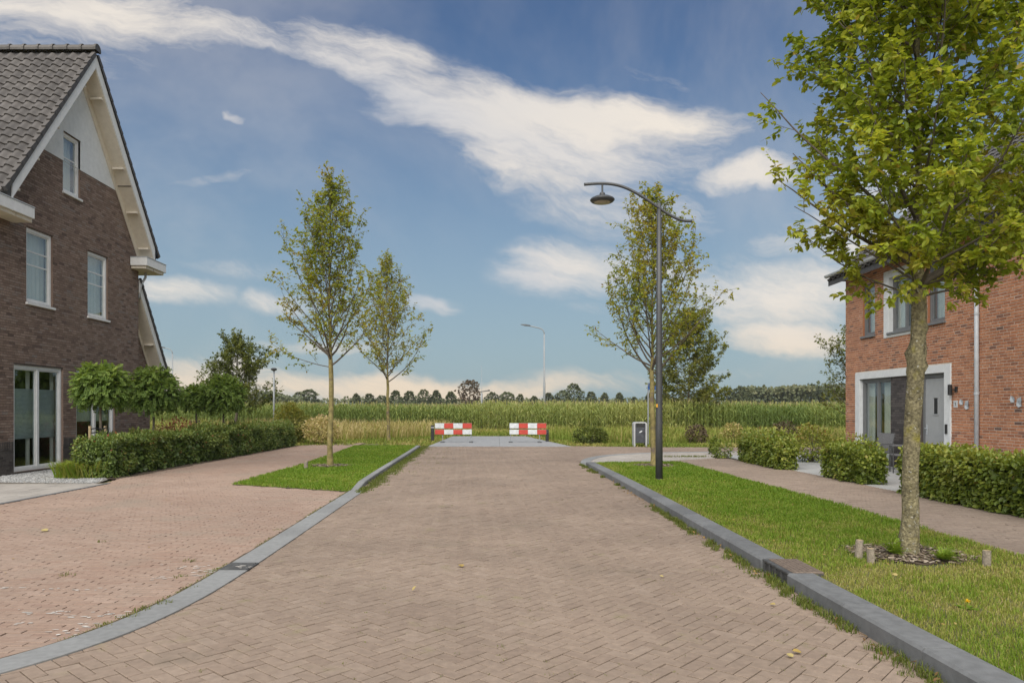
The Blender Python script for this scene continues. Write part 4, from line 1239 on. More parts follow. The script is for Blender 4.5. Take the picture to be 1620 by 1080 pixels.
window(rh, O2, U2, N2, -20.655, -19.10, .09, 2.40, GF, fw=.08, mullions=(.52,), setback=.08, curtain=[(0, .25, 0, .98, 'cloth'), (.55, .72, 0, .98, 'cloth')])
# dark brick pier between window and door
pier = part('pier', Geo().box(RX + .035, RX + .29, 17.75, 19.095, .05, 2.41), MAT['mortar_brown'], rh)
A = []
for r in range(37):
    u = 17.75 + (r % 2) * .105
    while u < 19.05:
        q = min(u + .21, 19.09); A.append(((u + q) / 2, .09 + r * .0625, (q - u - .011) / 2)); u += .21
A = np.array(A); A = A[A[:, 1] < 2.38]
pieces(pier, 'brick', np.column_stack([np.full(len(A), RX + .026), A[:, 0], A[:, 1]]), np.array([0, -1., 0]), np.array([0, 0, 1.]), np.array([-1., 0, 0]), A[:, 2], .0258, .012, .003, rng.uniform(0, 1, len(A)), MAT['brick_dark'])
# front door
dr = part('front_door', Geo().bbox(RX + .10, RX + .15, 16.80, 17.66, .09, 2.30, .006), MAT['grey_door'], rh)
g = Geo(); g.bbox(RX + .085, RX + .17, 17.66, 17.745, .06, 2.405, .004); g.bbox(RX + .085, RX + .17, 16.742, 16.797, .06, 2.405, .004); g.bbox(RX + .0855, RX + .17, 16.798, 17.659, 2.31, 2.4045, .004)
part('door_frame', g, GF, dr)
g = Geo(); g.bbox(RX + .085, RX + .099, 17.13, 17.33, 1.42, 1.45, .003); g.bbox(RX + .085, RX + .099, 17.13, 17.33, 1.83, 1.86, .003); g.bbox(RX + .085, RX + .099, 17.13, 17.155, 1.451, 1.829, .003); g.bbox(RX + .085, RX + .099, 17.305, 17.33, 1.451, 1.829, .003)
part('window_frame', g, MAT['grey_door'], dr)
part('pane', Geo().box(RX + .094, RX + .0985, 17.156, 17.304, 1.452, 1.828), MAT['black_plastic'], dr)
part('letter_slot', Geo().bbox(RX + .08, RX + .099, 17.05, 17.42, .55, .63, .005), MAT['zinc'], dr)
g = Geo(); g.bbox(RX + .088, RX + .099, 17.57, 17.62, .95, 1.2, .004); g.tube([(RX + .09, 17.595, 1.1), (RX + .045, 17.595, 1.1), (RX + .04, 17.48, 1.1)], .011, 8)
part('handle', g, MAT['zinc'], dr)
part('threshold', Geo().bbox(RX - .02, RX + .25, 16.75, 17.74, .045, .085, .005), MAT['kerb'], dr)
part('doorbell', Geo().bbox(RX - .045, RX - .019, 16.60, 16.68, 1.0, 1.22, .006), MAT['black_plastic'], rh)
# wall lamp, number plate and metal wall ornaments hang on the bricks
wl = thing('wall_lamp', (RX - .05, 16.36, 1.95), 'black wall lamp beside the grey front door', 'lamp')
part('bracket', Geo().bbox(RX - .03, RX - .001, 16.26, 16.34, 1.95, 2.07, .005), MAT['black_plastic'], wl)
part('shade', Geo().tube([(RX - .08, 16.42, 1.88), (RX - .08, 16.42, 2.12)], .045, 14), MAT['black_plastic'], wl, smooth=False)
part('arm', Geo().tube([(RX - .03, 16.3, 2.0), (RX - .08, 16.42, 2.0)], .014, 8), MAT['black_plastic'], wl)
nb = thing('number_plate', (RX - .01, 16.33, 1.66), 'small white house number plate below the wall lamp', 'plate')
part('plate', Geo().bbox(RX - .014, RX - .002, 16.26, 16.40, 1.60, 1.76, .003), MAT['sign_white'], nb)
part('digit', Geo().box(RX - .0165, RX - .0142, 16.32, 16.335, 1.645, 1.715).box(RX - .0164, RX - .0142, 16.3352, 16.35, 1.698, 1.712), MAT['black_plastic'], nb)
for (yc, zc_, lab) in ((15.98, 1.68, 'grey metal leaf ornament on the bricks left of the drainpipe'), (14.38, 1.72, 'grey metal leaf ornament on the bricks right of the drainpipe')):
    orn = thing('wall_ornament', (RX - .02, yc, zc_), lab, 'ornament')
    for (dy_, dz_, a_) in ((.09, .03, .6), (-.03, -.01, -.5), (-.11, -.05, .9)):
        g = Geo(); leaves(g, np.array([(RX - .012, yc + dy_, zc_ + dz_ - .05)]), np.array([(-.12, math.sin(a_), math.cos(a_))]), np.array([(-1., 0, 0)]), .16, .5, wide=1.5)
        part('petal', g, MAT['zinc'], orn)
# drainpipe
dp = part('drainpipe', Geo().tube([(RX - .05, 15.55, .05), (RX - .05, 15.55, 5.3)], .045, 14), MAT['zinc'], rh, smooth=True)
for z in (1.9, 3.6): part('pipe_clip', Geo().tube([(RX - .05, 15.55, z - .025), (RX - .05, 15.55, z + .025)], .051, 14).box(RX - .03, RX, 15.54, 15.56, z - .01, z + .01), MAT['zinc'], dp)
# eaves and roof
P2 = R(41); c2, s2 = math.cos(P2), math.sin(P2); RXM = (RX + XR) / 2
rr = part('roof', Geo().prism([(RX - .38, EAVE + .06 - .38 * math.tan(P2) + .25), (RXM, EAVE + .25 + (RXM - RX) * math.tan(P2)), (XR + .38, EAVE + .31 - .38 * math.tan(P2)), (XR + .38, EAVE - .38 * math.tan(P2) + .16), (RXM, EAVE + .05 + (RXM - RX) * math.tan(P2)), (RX - .38, EAVE + .05 - .38 * math.tan(P2) + .1)], 1, RA - .2, RB + .3), MAT['tile_dark'], rh)
part('eaves_board', Geo().bbox(RX - .36, RX - .002, RA, RB + .29, EAVE - .02, EAVE + .012, .004), MAT['white_paint'], rh)
g = Geo(); th = np.linspace(math.pi, 2 * math.pi, 9)
prof = [(RX - .43 + .075 * math.cos(t), EAVE + .14 + .08 * math.sin(t)) for t in th]
V = [(x, y_, z) for y_ in (RA, RB + .32) for (x, z) in prof]
g.add(V, [(i, i + 1, 9 + i + 1, 9 + i) for i in range(8)]); g.add([(x, RB + .32, z) for x, z in prof], None, [(0, i, i + 1) for i in range(1, 8)]); g.add([(x, RA, z) for x, z in prof], None, [(0, i + 1, i) for i in range(1, 8)])
part('gutter', g, MAT['zinc'], rh, smooth=False)
g = Geo()
for r in range(19):
    for c in range(44):
        y_ = RB + .25 - (c + .5) * .29; sd_ = .1 + r * .322
        base = np.array([RX - .15 + c2 * (18 - r) * .322, y_, 0])
        base[2] = EAVE + .33 + (base[0] - RX) * math.tan(P2)
        Rm = np.array([[0, -c2, -s2], [1, 0, 0], [0, -s2, c2]])
        if base[0] < RXM - .05: g.add((TV * np.array([1, 1, 1])) @ Rm.T + base, TQ, None, rng.uniform(0, 1))
part('roof_tiles', g, MAT['tile_dark'], rr, kind='stuff')
part('verge_board', Geo().prism([(RX - .36, EAVE - .15), (RX - .36, EAVE + .03), (RXM, EAVE + .3 + (RXM - RX) * math.tan(P2)), (RXM, EAVE + .05 + (RXM - RX) * math.tan(P2))], 1, RB + .301, RB + .33), MAT['tile_dark'], rh)

# ================================================================== TREES
def trunk_tube(g, P, rad, n, seed, amp=.05, knob=()):
    """bark tube with uneven girth"""
    P = np.asarray(P, float); m = len(P)
    d = unit(np.gradient(P, axis=0)); u = unit(np.cross(d, np.array([1., .2, 0]))); w = np.cross(d, u)
    th = np.arange(n) * 2 * np.pi / n
    hgt = P[:, 2]
    rr = np.asarray(rad)[:, None] * (1 + amp * (vnoise(np.cos(th)[None] * 2 + 9 + 0 * hgt[:, None], hgt[:, None] * 3.2 + np.sin(th)[None] * 2, 1.6, seed) - .5) * 2 + amp * .8 * (vnoise(th[None] * 2 + 0 * hgt[:, None], hgt[:, None] * 14, 1, seed + 3) - .5))
    for (zk, ak, s, amt) in knob:
        rr += amt * np.exp(-((hgt[:, None] - zk) / s) ** 2) * np.clip(np.cos(th[None] - ak) * .6 + .4, 0, 1) * (.75 + .5 * vnoise(th[None] * 4 + 0 * hgt[:, None], hgt[:, None] * 30, 1, seed + 5))
    V = P[:, None] + rr[..., None] * (np.cos(th)[None, :, None] * u[:, None] + np.sin(th)[None, :, None] * w[:, None])
    i = np.arange(m - 1)[:, None] * n; j = np.arange(n)[None]; k = (j + 1) % n
    g.add(V.reshape(-1, 3), np.stack([i + j, i + n + j, i + n + k, i + k], -1).reshape(-1, 4))


def grow(seed, H, h0, env, nprim, r0, elev=(48, 72), sec=8, twigs=4, upcurve=.07, extra=(), leafstep=.05, r_h0=None, sec_len=.33, envshift=.22, azf=None):
    """returns wood branches [(pts, radii, level)] and leaf nodes (pos, dir, level)"""
    rg = np.random.default_rng(seed)
    br, nodes = [], []
    tz = np.linspace(0, H, 22)
    wob = np.cumsum(rg.normal(0, .018, (22, 2)), 0); wob -= wob[0]
    tp = np.column_stack([wob, tz]); tr = np.interp(tz, [0, .15, h0, h0 + .7, h0 + 2., H], [r0 * 1.12, r0, r_h0 or r0 * .82, r0 * .45, r0 * .28, .006])

    def trunk_at(z): return np.array([np.interp(z, tz, tp[:, 0]), np.interp(z, tz, tp[:, 1]), z]), np.interp(z, tz, tr)

    def path(p, d, L, n, up, jit):
        P = [p]; d = d / np.linalg.norm(d); st = L / n
        for _ in range(n):
            d = d + np.array([0, 0, up]) + rg.normal(0, jit, 3); d /= np.linalg.norm(d)
            P.append(P[-1] + d * st)
        return np.array(P)
    prim = []
    for i in range(nprim):
        f = (i + rg.uniform(0, .8)) / nprim
        z = h0 + (H * .92 - h0) * f ** 1.08
        az = i * 2.399963 + rg.uniform(-.35, .35)
        el = R(elev[0] + (elev[1] - elev[0]) * f + rg.uniform(-9, 9))
        # aim: reach the envelope
        L = env(min(1, (z - h0) / (H - h0) + envshift)) / max(.25, math.cos(el)) * rg.uniform(.72, 1.12)
        if azf: L *= azf(az)
        L = min(L, (H - z) * .92 + .15)
        prim.append((z, az, el, L, upcurve, 1.))
    for e in extra: prim.append(e if len(e) > 5 else (*e, 1.))
    for (z, az, el, L, up, dn) in prim:
        p, r = trunk_at(z)
        d = np.array([math.cos(az) * math.cos(el), math.sin(az) * math.cos(el), math.sin(el)])
        P = path(p, d, L, 9, up, .05)
        ra = np.linspace(min(r * .55, .008 + L * .011) * (1 if el > .35 else .55), .0035, 10)
        br.append((P, ra, 1))
        ns = max(3, int(sec * L / 1.6 * dn))
        for k in range(ns):
            s = .16 + .82 * (k + rg.uniform(0, 1)) / ns
            idx = s * 9; i0 = min(8, int(idx)); q = P[i0] + (P[i0 + 1] - P[i0]) * (idx - i0)
            t = P[i0 + 1] - P[i0]; t /= np.linalg.norm(t)
            side = np.cross(t, rg.normal(0, 1, 3)); side /= np.linalg.norm(side)
            d2 = t * rg.uniform(.5, .9) + side * rg.uniform(.45, .85) + np.array([0, 0, rg.uniform(-.05, .25)])
            L2 = min(L, 2.2) * rg.uniform(.6, 1.15) * sec_len * (1.1 - .55 * s)
            Q = path(q, d2, L2, 5, up * .7, .09)
            br.append((Q, np.linspace(.0045, .0018, 6), 2))
            for m in range(1, 6): nodes.append((Q[m], Q[m] - Q[m - 1], 2, m / 5))
            for tw in range(twigs if dn > .9 else max(1, twigs - 3)):
                s3 = rg.uniform(.25, 1.); i3 = min(4, int(s3 * 5)); q3 = Q[i3] + (Q[i3 + 1] - Q[i3]) * (s3 * 5 - i3)
                d3 = (Q[i3 + 1] - Q[i3]) / np.linalg.norm(Q[i3 + 1] - Q[i3]) * .6 + rg.normal(0, .55, 3)
                L3 = rg.uniform(.10, .30) * (.6 + .4 * min(1, L2 / .4))
                T = path(q3, d3, L3, 3, .03, .1)
                br.append((T, np.array([.0022, .0018, .0014, .001]), 3))
                kk = max(2, int(L3 / leafstep))
                for m in range(kk):
                    a = (m + .6) / kk * 3; ia = min(2, int(a)); pos = T[ia] + (T[ia + 1] - T[ia]) * (a - ia)
                    nodes.append((pos, T[ia + 1] - T[ia], 3, (m + 1) / kk))
    return tp, tr, br, nodes, rg


def street_tree(name, loc, label, H, h0, env, nprim, r0, seed, leaf_n, leaf_len, bark, leafm, twig_mat, sides=10, six=False, knob=(), single=0, group='street trees', base_z=0., vmu=.45, droop=.35, **kw):
    t = thing(name, (loc[0], loc[1], base_z), label, 'tree', group)
    tp, tr, br, nodes, rg = grow(seed, H, h0, env, nprim, r0, **kw)
    off = np.array([loc[0], loc[1], base_z])
    # trunk: dense rings up to the top
    zz = np.concatenate([np.linspace(0, h0 + .3, 46 if sides > 12 else 24), np.linspace(h0 + .45, H, 16)])
    P = np.column_stack([np.interp(zz, tp[:, 2], tp[:, 0]), np.interp(zz, tp[:, 2], tp[:, 1]), zz])
    rd = np.interp(zz, tp[:, 2], tr); rd *= 1 + .28 * np.exp(-zz / .16)
    P[0, 2] -= .05
    g = Geo(); trunk_tube(g, P + off, rd, sides, seed, .07, knob); part('trunk', g, bark, t, smooth=True)
    g = Geo()
    for (Q, ra, lv) in br:
        if lv == 1: g.tube(Q + off, ra, 6, cap=False)
        elif lv == 2: g.tube(Q[::1] + off, ra, 3, cap=False)
        elif sides > 12 or True: g.tube(Q[[0, -1]] + off, ra[[0, -1]], 3, cap=False)
    part('branches', g, twig_mat, t, smooth=True)
    pos = np.array([n[0] for n in nodes]); dr = unit(np.array([n[1] for n in nodes])); tipf = np.array([n[3] for n in nodes])
    idx = rg.choice(len(pos), leaf_n, replace=leaf_n > len(pos))
    pos = pos[idx] + rg.normal(0, .012, (leaf_n, 3)); d0 = dr[idx]
    side = rg.normal(0, 1, (leaf_n, 3)); side[:, 2] *= .5
    d = d0 * .45 + unit(side) * .8 + np.array([0, 0, -droop])
    nrm = np.array([0, 0, 1.]) + rg.normal(0, .45, (leaf_n, 3))
    size = leaf_len * rg.uniform(.6, 1.2, leaf_n)
    clump = np.array([fbm(np.array([p[0] * 1.1 + p[2] * .7]), np.array([p[1] * 1.1 - p[2] * .9]), 1.6, seed)[0] for p in pos]) if leaf_n < 1 else fbm(pos[:, 0] * 1.1 + pos[:, 2] * .7, pos[:, 1] * 1.1 - pos[:, 2] * .9, 1.6, seed)
    v = np.clip(vmu + (clump - .5) * .9 + rg.normal(0, .14, leaf_n), 0, .86)
    rust = rg.uniform(0, 1, leaf_n) < .02
    v[rust] = rg.uniform(.86, 1, rust.sum())
    pw = pos + off
    pick = np.zeros(leaf_n, bool)
    if single:
        x, y = proj(pw)
        # leaves standing free against the sky at the left edge of the crown are the ones the eye picks out
        cand = np.where((x > 1100) & (x < 1610) & (y > 5) & (y < 640))[0]
        order = cand[np.argsort(x[cand] + .0 * y[cand])][:single]
        pick[order] = True
        pool = []
        for k in range(10):
            gg = Geo(); leaves(gg, np.zeros((1, 3)), np.array([[0, 1., 0]]), np.array([[0, 0, 1.]]), 1., (k + .5) / 10, six); pool.append(gg.mesh('leaf', leafm))
        D = unit(d); Zx = unit(nrm - (nrm * D).sum(1, keepdims=True) * D); Xx = np.cross(D, Zx)
        for i in order:
            o = bpy.data.objects.new('leaf', pool[min(9, int(v[i] * 10))]); col.objects.link(o); o.parent = t; o.matrix_parent_inverse = WM[t.name].inverted()
            s = size[i]; m = Matrix.Identity(4)
            for r in range(3): m[r][0], m[r][1], m[r][2], m[r][3] = Xx[i, r] * s, D[i, r] * s, Zx[i, r] * s, pw[i, r]
            o.matrix_basis = m
    g = Geo(); k = ~pick
    leaves(g, pw[k], d[k], nrm[k], size[k], v[k], six)
    part('crown', g, leafm, t, kind='stuff')
    return t


def envf(*pts):
    xs = [p[0] for p in pts]; ys = [p[1] for p in pts]
    return lambda t: float(np.interp(t, xs, ys))


# nearest tree, right lawn
street_tree('street_tree', TREE_R, 'nearest leafy tree with lichen trunk on the right lawn', 8.6, 2.55,
            envf((0, 1.0), (.1, 1.42), (.3, 1.5), (.55, 1.4), (.8, .9), (1, .2)), 72, .078, 11, 52000, .080,
            MAT['bark_lichen'], MAT['leaf_big'], MAT['twig'], sides=22, six=True, base_z=.09, single=300, vmu=.50, elev=(14, 68), sec=11, twigs=5, upcurve=.075, r_h0=.070, sec_len=.36, envshift=.14,
            knob=((2.10, 1.2, .07, .035), (2.0, 3.8, .04, .035), (2.14, 5.6, .05, .03), (2.36, 4.6, .03, .025), (1.95, .2, .035, .035), (1.15, 3, .03, .01)),
            azf=lambda a: 1.12 + .30 * math.cos(a),
            extra=[(2.75, math.pi + .25, R(20), 1.5, .03, .7), (2.9, math.pi - .3, R(30), 1.65, .05, .5), (3.1, math.pi - .1, R(50), 2.3, .05, .4), (3.3, math.pi + .15, R(56), 2.0, .03, .4), (3.0, math.pi + .05, R(30), 1.65, .04, .5), (2.7, -.15, R(14), 1.9, .05), (2.75, .35, R(22), 2.0, .05), (2.7, -.6, R(24), 1.8, .05), (2.7, -1.2, R(8), 1.0, .05), (2.62, math.pi + .9, R(6), 1.0, .06)])
# two trees on the left lawn
street_tree('street_tree', TREE_L1, 'taller slender tree with sparse crown on the left lawn', 8.0, 2.75,
            envf((0, 1.1), (.25, 1.7), (.42, 1.75), (.58, 1.2), (.75, .8), (.88, .55), (1, .32)), 56, .078, 23, 12000, .092,
            MAT['bark_yellow'], MAT['leaf_mid'], MAT['twig'], base_z=.0, elev=(40, 74), sec=9, twigs=3, upcurve=.09, vmu=.45,
            extra=[(2.72, math.pi + .1, R(8), 1.75, .005), (3.0, math.pi - .2, R(38), 1.9, .04)])
TREE_L2 = (-5.44, 36.4)
street_tree('street_tree', TREE_L2, 'smaller farther slender tree beside the left barrier', 9.3, 2.9,
            envf((0, 1.8), (.2, 2.6), (.35, 2.7), (.5, 2.1), (.65, 1.5), (.8, .95), (1, .4)), 54, .085, 37, 9500, .125,
            MAT['bark_yellow'], MAT['leaf_mid'], MAT['twig'], base_z=-.03, elev=(30, 76), sec=8, twigs=3, upcurve=.085, vmu=.55)
street_tree('street_tree', TREE_R2, 'slender sparse tree standing right behind the curved street lamp', 7.2, 2.35,
            envf((0, 1.2), (.2, 1.9), (.35, 1.95), (.5, 1.4), (.65, 1.1), (.8, .75), (1, .35)), 56, .072, 41, 12500, .09,
            MAT['bark_yellow'], MAT['leaf_mid'], MAT['twig'], base_z=.085, elev=(36, 76), sec=9, twigs=3, upcurve=.085, vmu=.50,
            extra=[(2.6, math.pi, R(30), 1.9, .03)])
# denser field-side trees
street_tree('field_tree', (12.6, 48.), 'dense round field tree right of the curved street lamp', 8.2, 1.6,
            envf((0, 1.8), (.2, 2.9), (.5, 3.0), (.75, 2.1), (1, .5)), 62, .10, 53, 17000, .18,
            MAT['bark'], MAT['leaf_field'], MAT['twig'], base_z=-.04, elev=(8, 66), sec=10, twigs=4, upcurve=.05, group='field trees', vmu=.68)
street_tree('field_tree', (-16.2, 45.), 'wide bushy field tree behind the ball shaped trees', 6.6, 1.5,
            envf((0, 1.7), (.2, 2.7), (.5, 2.5), (.75, 1.5), (1, .3)), 52, .10, 59, 10000, .18,
            MAT['bark'], MAT['leaf_field'], MAT['twig'], base_z=-.04, elev=(10, 62), sec=10, twigs=4, upcurve=.05, group='field trees', vmu=.4)
street_tree('field_tree', (15.3, 31.5), 'small tree half hidden behind the red brick house', 5.8, 1.2,
            envf((0, .8), (.2, 1.3), (.5, 1.4), (.75, .9), (1, .2)), 34, .08, 61, 3200, .13,
            MAT['bark'], MAT['leaf_field'], MAT['twig'], base_z=-.04, elev=(30, 70), sec=9, twigs=4, upcurve=.05, group='field trees', vmu=.55)


# ---------------------------------------------------------------- ball-shaped robinias
def globe_tree(loc, rx, rz, zc, label, seed, n=1900):
    rg = np.random.default_rng(seed)
    t = thing('globe_tree', (loc[0], loc[1], 0), label, 'tree', 'ball shaped trees by the brown house')
    g = Geo()
    zt = zc - rz * .45
    P = [(loc[0] + rg.normal(0, .008), loc[1] + rg.normal(0, .008), z) for z in np.linspace(-.03, zt, 9)]
    g.tube(P, np.linspace(.036, .030, 9), 10, cap=False); part('trunk', g, MAT['bark'], t, smooth=True)
    g = Geo(); gl = Geo()
    top = np.array(P[-1])
    for k in range(n):
        u = rg.normal(0, 1, 3); u /= np.linalg.norm(u)
        if u[2] < -.8: u[2] *= -1
        rr = .35 + .62 * rg.uniform() ** .5
        bump = 1 + .22 * (vnoise(np.array([u[0] * 2 + 5]), np.array([u[1] * 2 + u[2] * 3]), 1.3, seed)[0] - .5) * 2
        c = np.array([loc[0] + u[0] * rx * rr * bump, loc[1] + u[1] * rx * rr * bump, zc + u[2] * rz * rr * bump])
        if k % 6 == 0: g.tube([top, top * .45 + c * .55 + rg.normal(0, .03, 3), c], [.011, .006, .003], 4, cap=False)
        # a pinnate leaf: arching rachis with leaflets, drooping at the end
        d = unit(u * .65 + rg.normal(0, .6, 3) + np.array([0, 0, -.1])); L = rg.uniform(.12, .20); m = 7
        s = np.linspace(.1, 1, m)
        R_ = c + d * (s * L)[:, None] + np.array([0, 0, -1.]) * (s ** 2 * L * rg.uniform(.15, .55))[:, None]
        tang = unit(np.gradient(R_, axis=0)); sd2 = unit(np.cross(tang, np.array([0, 0, 1.]) + rg.normal(0, .2, 3)))
        up = np.cross(sd2, tang)
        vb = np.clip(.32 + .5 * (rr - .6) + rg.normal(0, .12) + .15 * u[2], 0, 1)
        for sg in (-1, 1):
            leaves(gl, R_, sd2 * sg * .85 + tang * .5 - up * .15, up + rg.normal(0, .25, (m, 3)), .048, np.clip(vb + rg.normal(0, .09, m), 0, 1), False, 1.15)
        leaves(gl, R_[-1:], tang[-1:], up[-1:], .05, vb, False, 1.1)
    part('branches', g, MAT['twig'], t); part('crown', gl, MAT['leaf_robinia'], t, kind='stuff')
    return t


G1, G2, G3, G4 = (-9.66, 17.7), (-10.08, 21.3), (-11.6, 28.0), (-9.5, 25.2)
globe_tree(G1, .64, .55, 2.10, 'ball shaped tree nearest the camera beside the french doors', 3)
globe_tree(G2, .78, .72, 2.08, 'ball shaped tree under the lean-to roof end', 4)
globe_tree(G3, .58, .50, 1.98, 'smallest ball shaped tree, behind and left of its taller neighbour', 5, 1400)
globe_tree(G4, .75, .62, 2.05, 'rightmost ball shaped tree in front of the bushy field tree', 6)
for (x, y), lab in ((G1, 'pair of wooden stakes strapped to the nearest ball shaped tree'), (G3, 'pair of wooden stakes strapped to the smallest ball shaped tree')):
    t = thing('tree_stakes', (x, y, 0), lab, 'stake', 'tree stakes')
    for s in (-1, 1):
        part('stake', Geo().tube([(x + s * .17 * .7 - .02, y + s * .17 * .7 - .10, -.05), (x + s * .17 * .7 - .02, y + s * .17 * .7 - .10, 1.16)], .035, 9), MAT['wood_stake'], t)
    g = Geo()
    for z in (.98, 1.08): g.tube([(x - .16, y - .24, z), (x - .03, y - .16, z + .03), (x + .02, y - .05, z), (x + .06, y - .04, z), (x + .13, y + .0, z + .04)], .018, 6)
    part('strap', g, MAT['black_plastic'], t)


# ---------------------------------------------------------------- hedges and shrubs
def hedge(name, x0, x1, y0, y1, h, label, dens, leaf, mat, group, seed, rough=.085, z0=0., vmu=.42, wide=1.2, red=0., slope=.0, tops=.0):
    rg = np.random.default_rng(seed)
    t = thing(name, ((x0 + x1) / 2, (y0 + y1) / 2, z0), label, 'hedge', group)
    faces = [('l', (y1 - y0) * h), ('r', (y1 - y0) * h), ('n', (x1 - x0) * h), ('f', (x1 - x0) * h), ('t', (y1 - y0) * (x1 - x0) * 1.2)]
    g = Geo()
    for f, area in faces:
        n = int(area * dens)
        a, b = rg.uniform(0, 1, n), rg.uniform(0, 1, n)
        if f in 'lr':
            P = np.column_stack([np.full(n, x0 if f == 'l' else x1), y0 + a * (y1 - y0), z0 + .03 + b * (h - .03)]); nn = np.array([-1. if f == 'l' else 1., 0, 0])
        elif f in 'nf':
            P = np.column_stack([x0 + a * (x1 - x0), np.full(n, y0 if f == 'n' else y1), z0 + .03 + b * (h - .03)]); nn = np.array([0, -1. if f == 'n' else 1., 0])
        else:
            P = np.column_stack([x0 + a * (x1 - x0), y0 + b * (y1 - y0), np.full(n, z0 + h)]); nn = np.array([0, 0, 1.])
        key = P[:, 0] * .8 + P[:, 1], P[:, 2] + P[:, 0] * .6
        bmp = (fbm(key[0], key[1], 2.2, seed) - .5) * 2
        inward = rg.uniform(0, .12, n) ** 1.0
        lump = (fbm(P[:, 0] * .7 + P[:, 1], P[:, 2] * .8 + P[:, 0], .85, seed + 9) - .5) * 2
        P = P + nn * (bmp * rough * 1.5 + lump * rough * 1.3 - inward)[:, None]
        if f == 't': P[:, 2] += rg.uniform(0, 1, n) ** 3 * tops
        # round the top edges
        cx = np.clip(np.abs(P[:, 0] - (x0 + x1) / 2) / ((x1 - x0) / 2) - .6, 0, 1)
        P[:, 2] -= cx ** 2 * .12 * (P[:, 2] > z0 + h * .7)
        ey = np.minimum(P[:, 1] - y0, y1 - P[:, 1]); P[:, 2] -= np.clip(.25 - ey, 0, .25) * .35 * (P[:, 2] > z0 + h * .7)
        P[:, 2] += slope * (P[:, 1] - y0) * (P[:, 2] - z0) / h
        P[:, 2] = np.maximum(P[:, 2], z0 + .015)
        d = nn * .55 + rg.normal(0, .55, (n, 3)) + np.array([0, 0, -.25 if f != 't' else .25])
        nrm = nn * .8 + np.array([0, 0, .9]) + rg.normal(0, .45, (n, 3))
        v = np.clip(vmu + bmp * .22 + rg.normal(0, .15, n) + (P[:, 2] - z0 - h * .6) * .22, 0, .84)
        if red:
            k = (rg.uniform(0, 1, n) < .5) & (fbm(P[:, 1], P[:, 0], .9, 77) > .62) & (P[:, 2] > z0 + h * .8); v[k] = rg.uniform(.85, 1, k.sum()) * red + v[k] * (1 - red)
        br = rg.uniform(0, 1, n) < .012; v[br] = rg.uniform(.8, 1., br.sum())
        leaves(g, P, d, nrm, leaf * rg.uniform(.6, 1.25, n), v, y0 < 10, wide)
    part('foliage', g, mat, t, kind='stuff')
    g = Geo()
    k = max(3, int((y1 - y0) / .3))
    for i in range(k):
        for xx in (x0 + .3 * (x1 - x0), x0 + .7 * (x1 - x0)):
            y = y0 + (i + .5) * (y1 - y0) / k
            g.tube([(xx, y, z0 - .03), (xx + rg.normal(0, .05), y + rg.normal(0, .08), z0 + h * .5), (xx + rg.normal(0, .1), y + rg.normal(0, .12), z0 + h * .86)], [.014, .01, .004], 5, cap=False)
    part('stems', g, MAT['twig'], t, kind='stuff')
    # dense dead twigs inside keep the hedge opaque
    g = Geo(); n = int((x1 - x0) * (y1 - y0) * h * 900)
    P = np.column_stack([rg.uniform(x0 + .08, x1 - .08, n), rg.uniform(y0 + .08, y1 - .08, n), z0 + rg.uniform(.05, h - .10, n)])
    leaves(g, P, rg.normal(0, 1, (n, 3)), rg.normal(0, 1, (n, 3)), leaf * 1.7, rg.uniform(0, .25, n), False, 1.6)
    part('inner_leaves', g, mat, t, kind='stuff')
    return t


HB = 'clipped beech hedges along the right footpath'
hedge('hedge', 7.15, 7.9, 6.2, 12.95, .74, 'longest clipped beech hedge, right of the nearest tree trunk', 1500, .075, MAT['leaf_hedge'], HB, 71, z0=.06, tops=.12)
hedge('hedge', 7.2, 7.72, 14.4, 16.15, .68, 'short clipped beech hedge block just left of the front door', 1300, .08, MAT['leaf_hedge'], HB, 72, z0=.06, tops=.12)
hedge('hedge', 7.0, 7.45, 18.0, 21.2, .66, 'farthest clipped beech hedge beside the slab paving', 1100, .085, MAT['leaf_hedge'], HB, 73, z0=.05, tops=.35)
hedge('hedge', -9.62, -8.72, 16.45, 31.2, .92, 'long dark green evergreen hedge along the left footpath', 1050, .085, MAT['leaf_dark'], 'hedges left of the road', 74, rough=.12, vmu=.42, wide=.75, red=.0, tops=.12)


def shrub(name, loc, rx, ry_, h, label, mat, seed, n, leaf, z0=0., vmu=.45, wide=1.1, cat='shrub', group=None, point=0.):
    rg = np.random.default_rng(seed)
    t = thing(name, (loc[0], loc[1], z0), label, cat, group)
    g = Geo(); gs = Geo()
    u = rg.normal(0, 1, (n, 3)); u /= np.linalg.norm(u, axis=1, keepdims=True)
    rr = .35 + .65 * rg.uniform(0, 1, n) ** .45
    bump = .75 + .5 * fbm(u[:, 0] * 1.5 + u[:, 2] + 4, u[:, 1] * 1.5 - u[:, 2], 1.4, seed)
    zz = (u[:, 2] * rr * bump * .5 + .5)
    tap = 1 - point * np.clip(zz, 0, 1)
    P = np.column_stack([loc[0] + u[:, 0] * rx * rr * bump * tap, loc[1] + u[:, 1] * ry_ * rr * bump * tap, z0 + np.clip(zz, .02, 2) * h])
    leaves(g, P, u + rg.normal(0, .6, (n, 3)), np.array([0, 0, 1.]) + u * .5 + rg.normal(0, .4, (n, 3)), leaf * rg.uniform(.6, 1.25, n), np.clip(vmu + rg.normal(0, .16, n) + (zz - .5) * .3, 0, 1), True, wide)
    for k in range(12):
        q = P[rg.integers(n)]
        gs.tube([(loc[0] + rg.normal(0, .05), loc[1] + rg.normal(0, .05), z0 - .03), (loc[0] * .4 + q[0] * .6, loc[1] * .4 + q[1] * .6, z0 + (q[2] - z0) * .6), q], [.012, .008, .003], 5, cap=False)
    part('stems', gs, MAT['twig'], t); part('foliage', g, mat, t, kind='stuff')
    return t


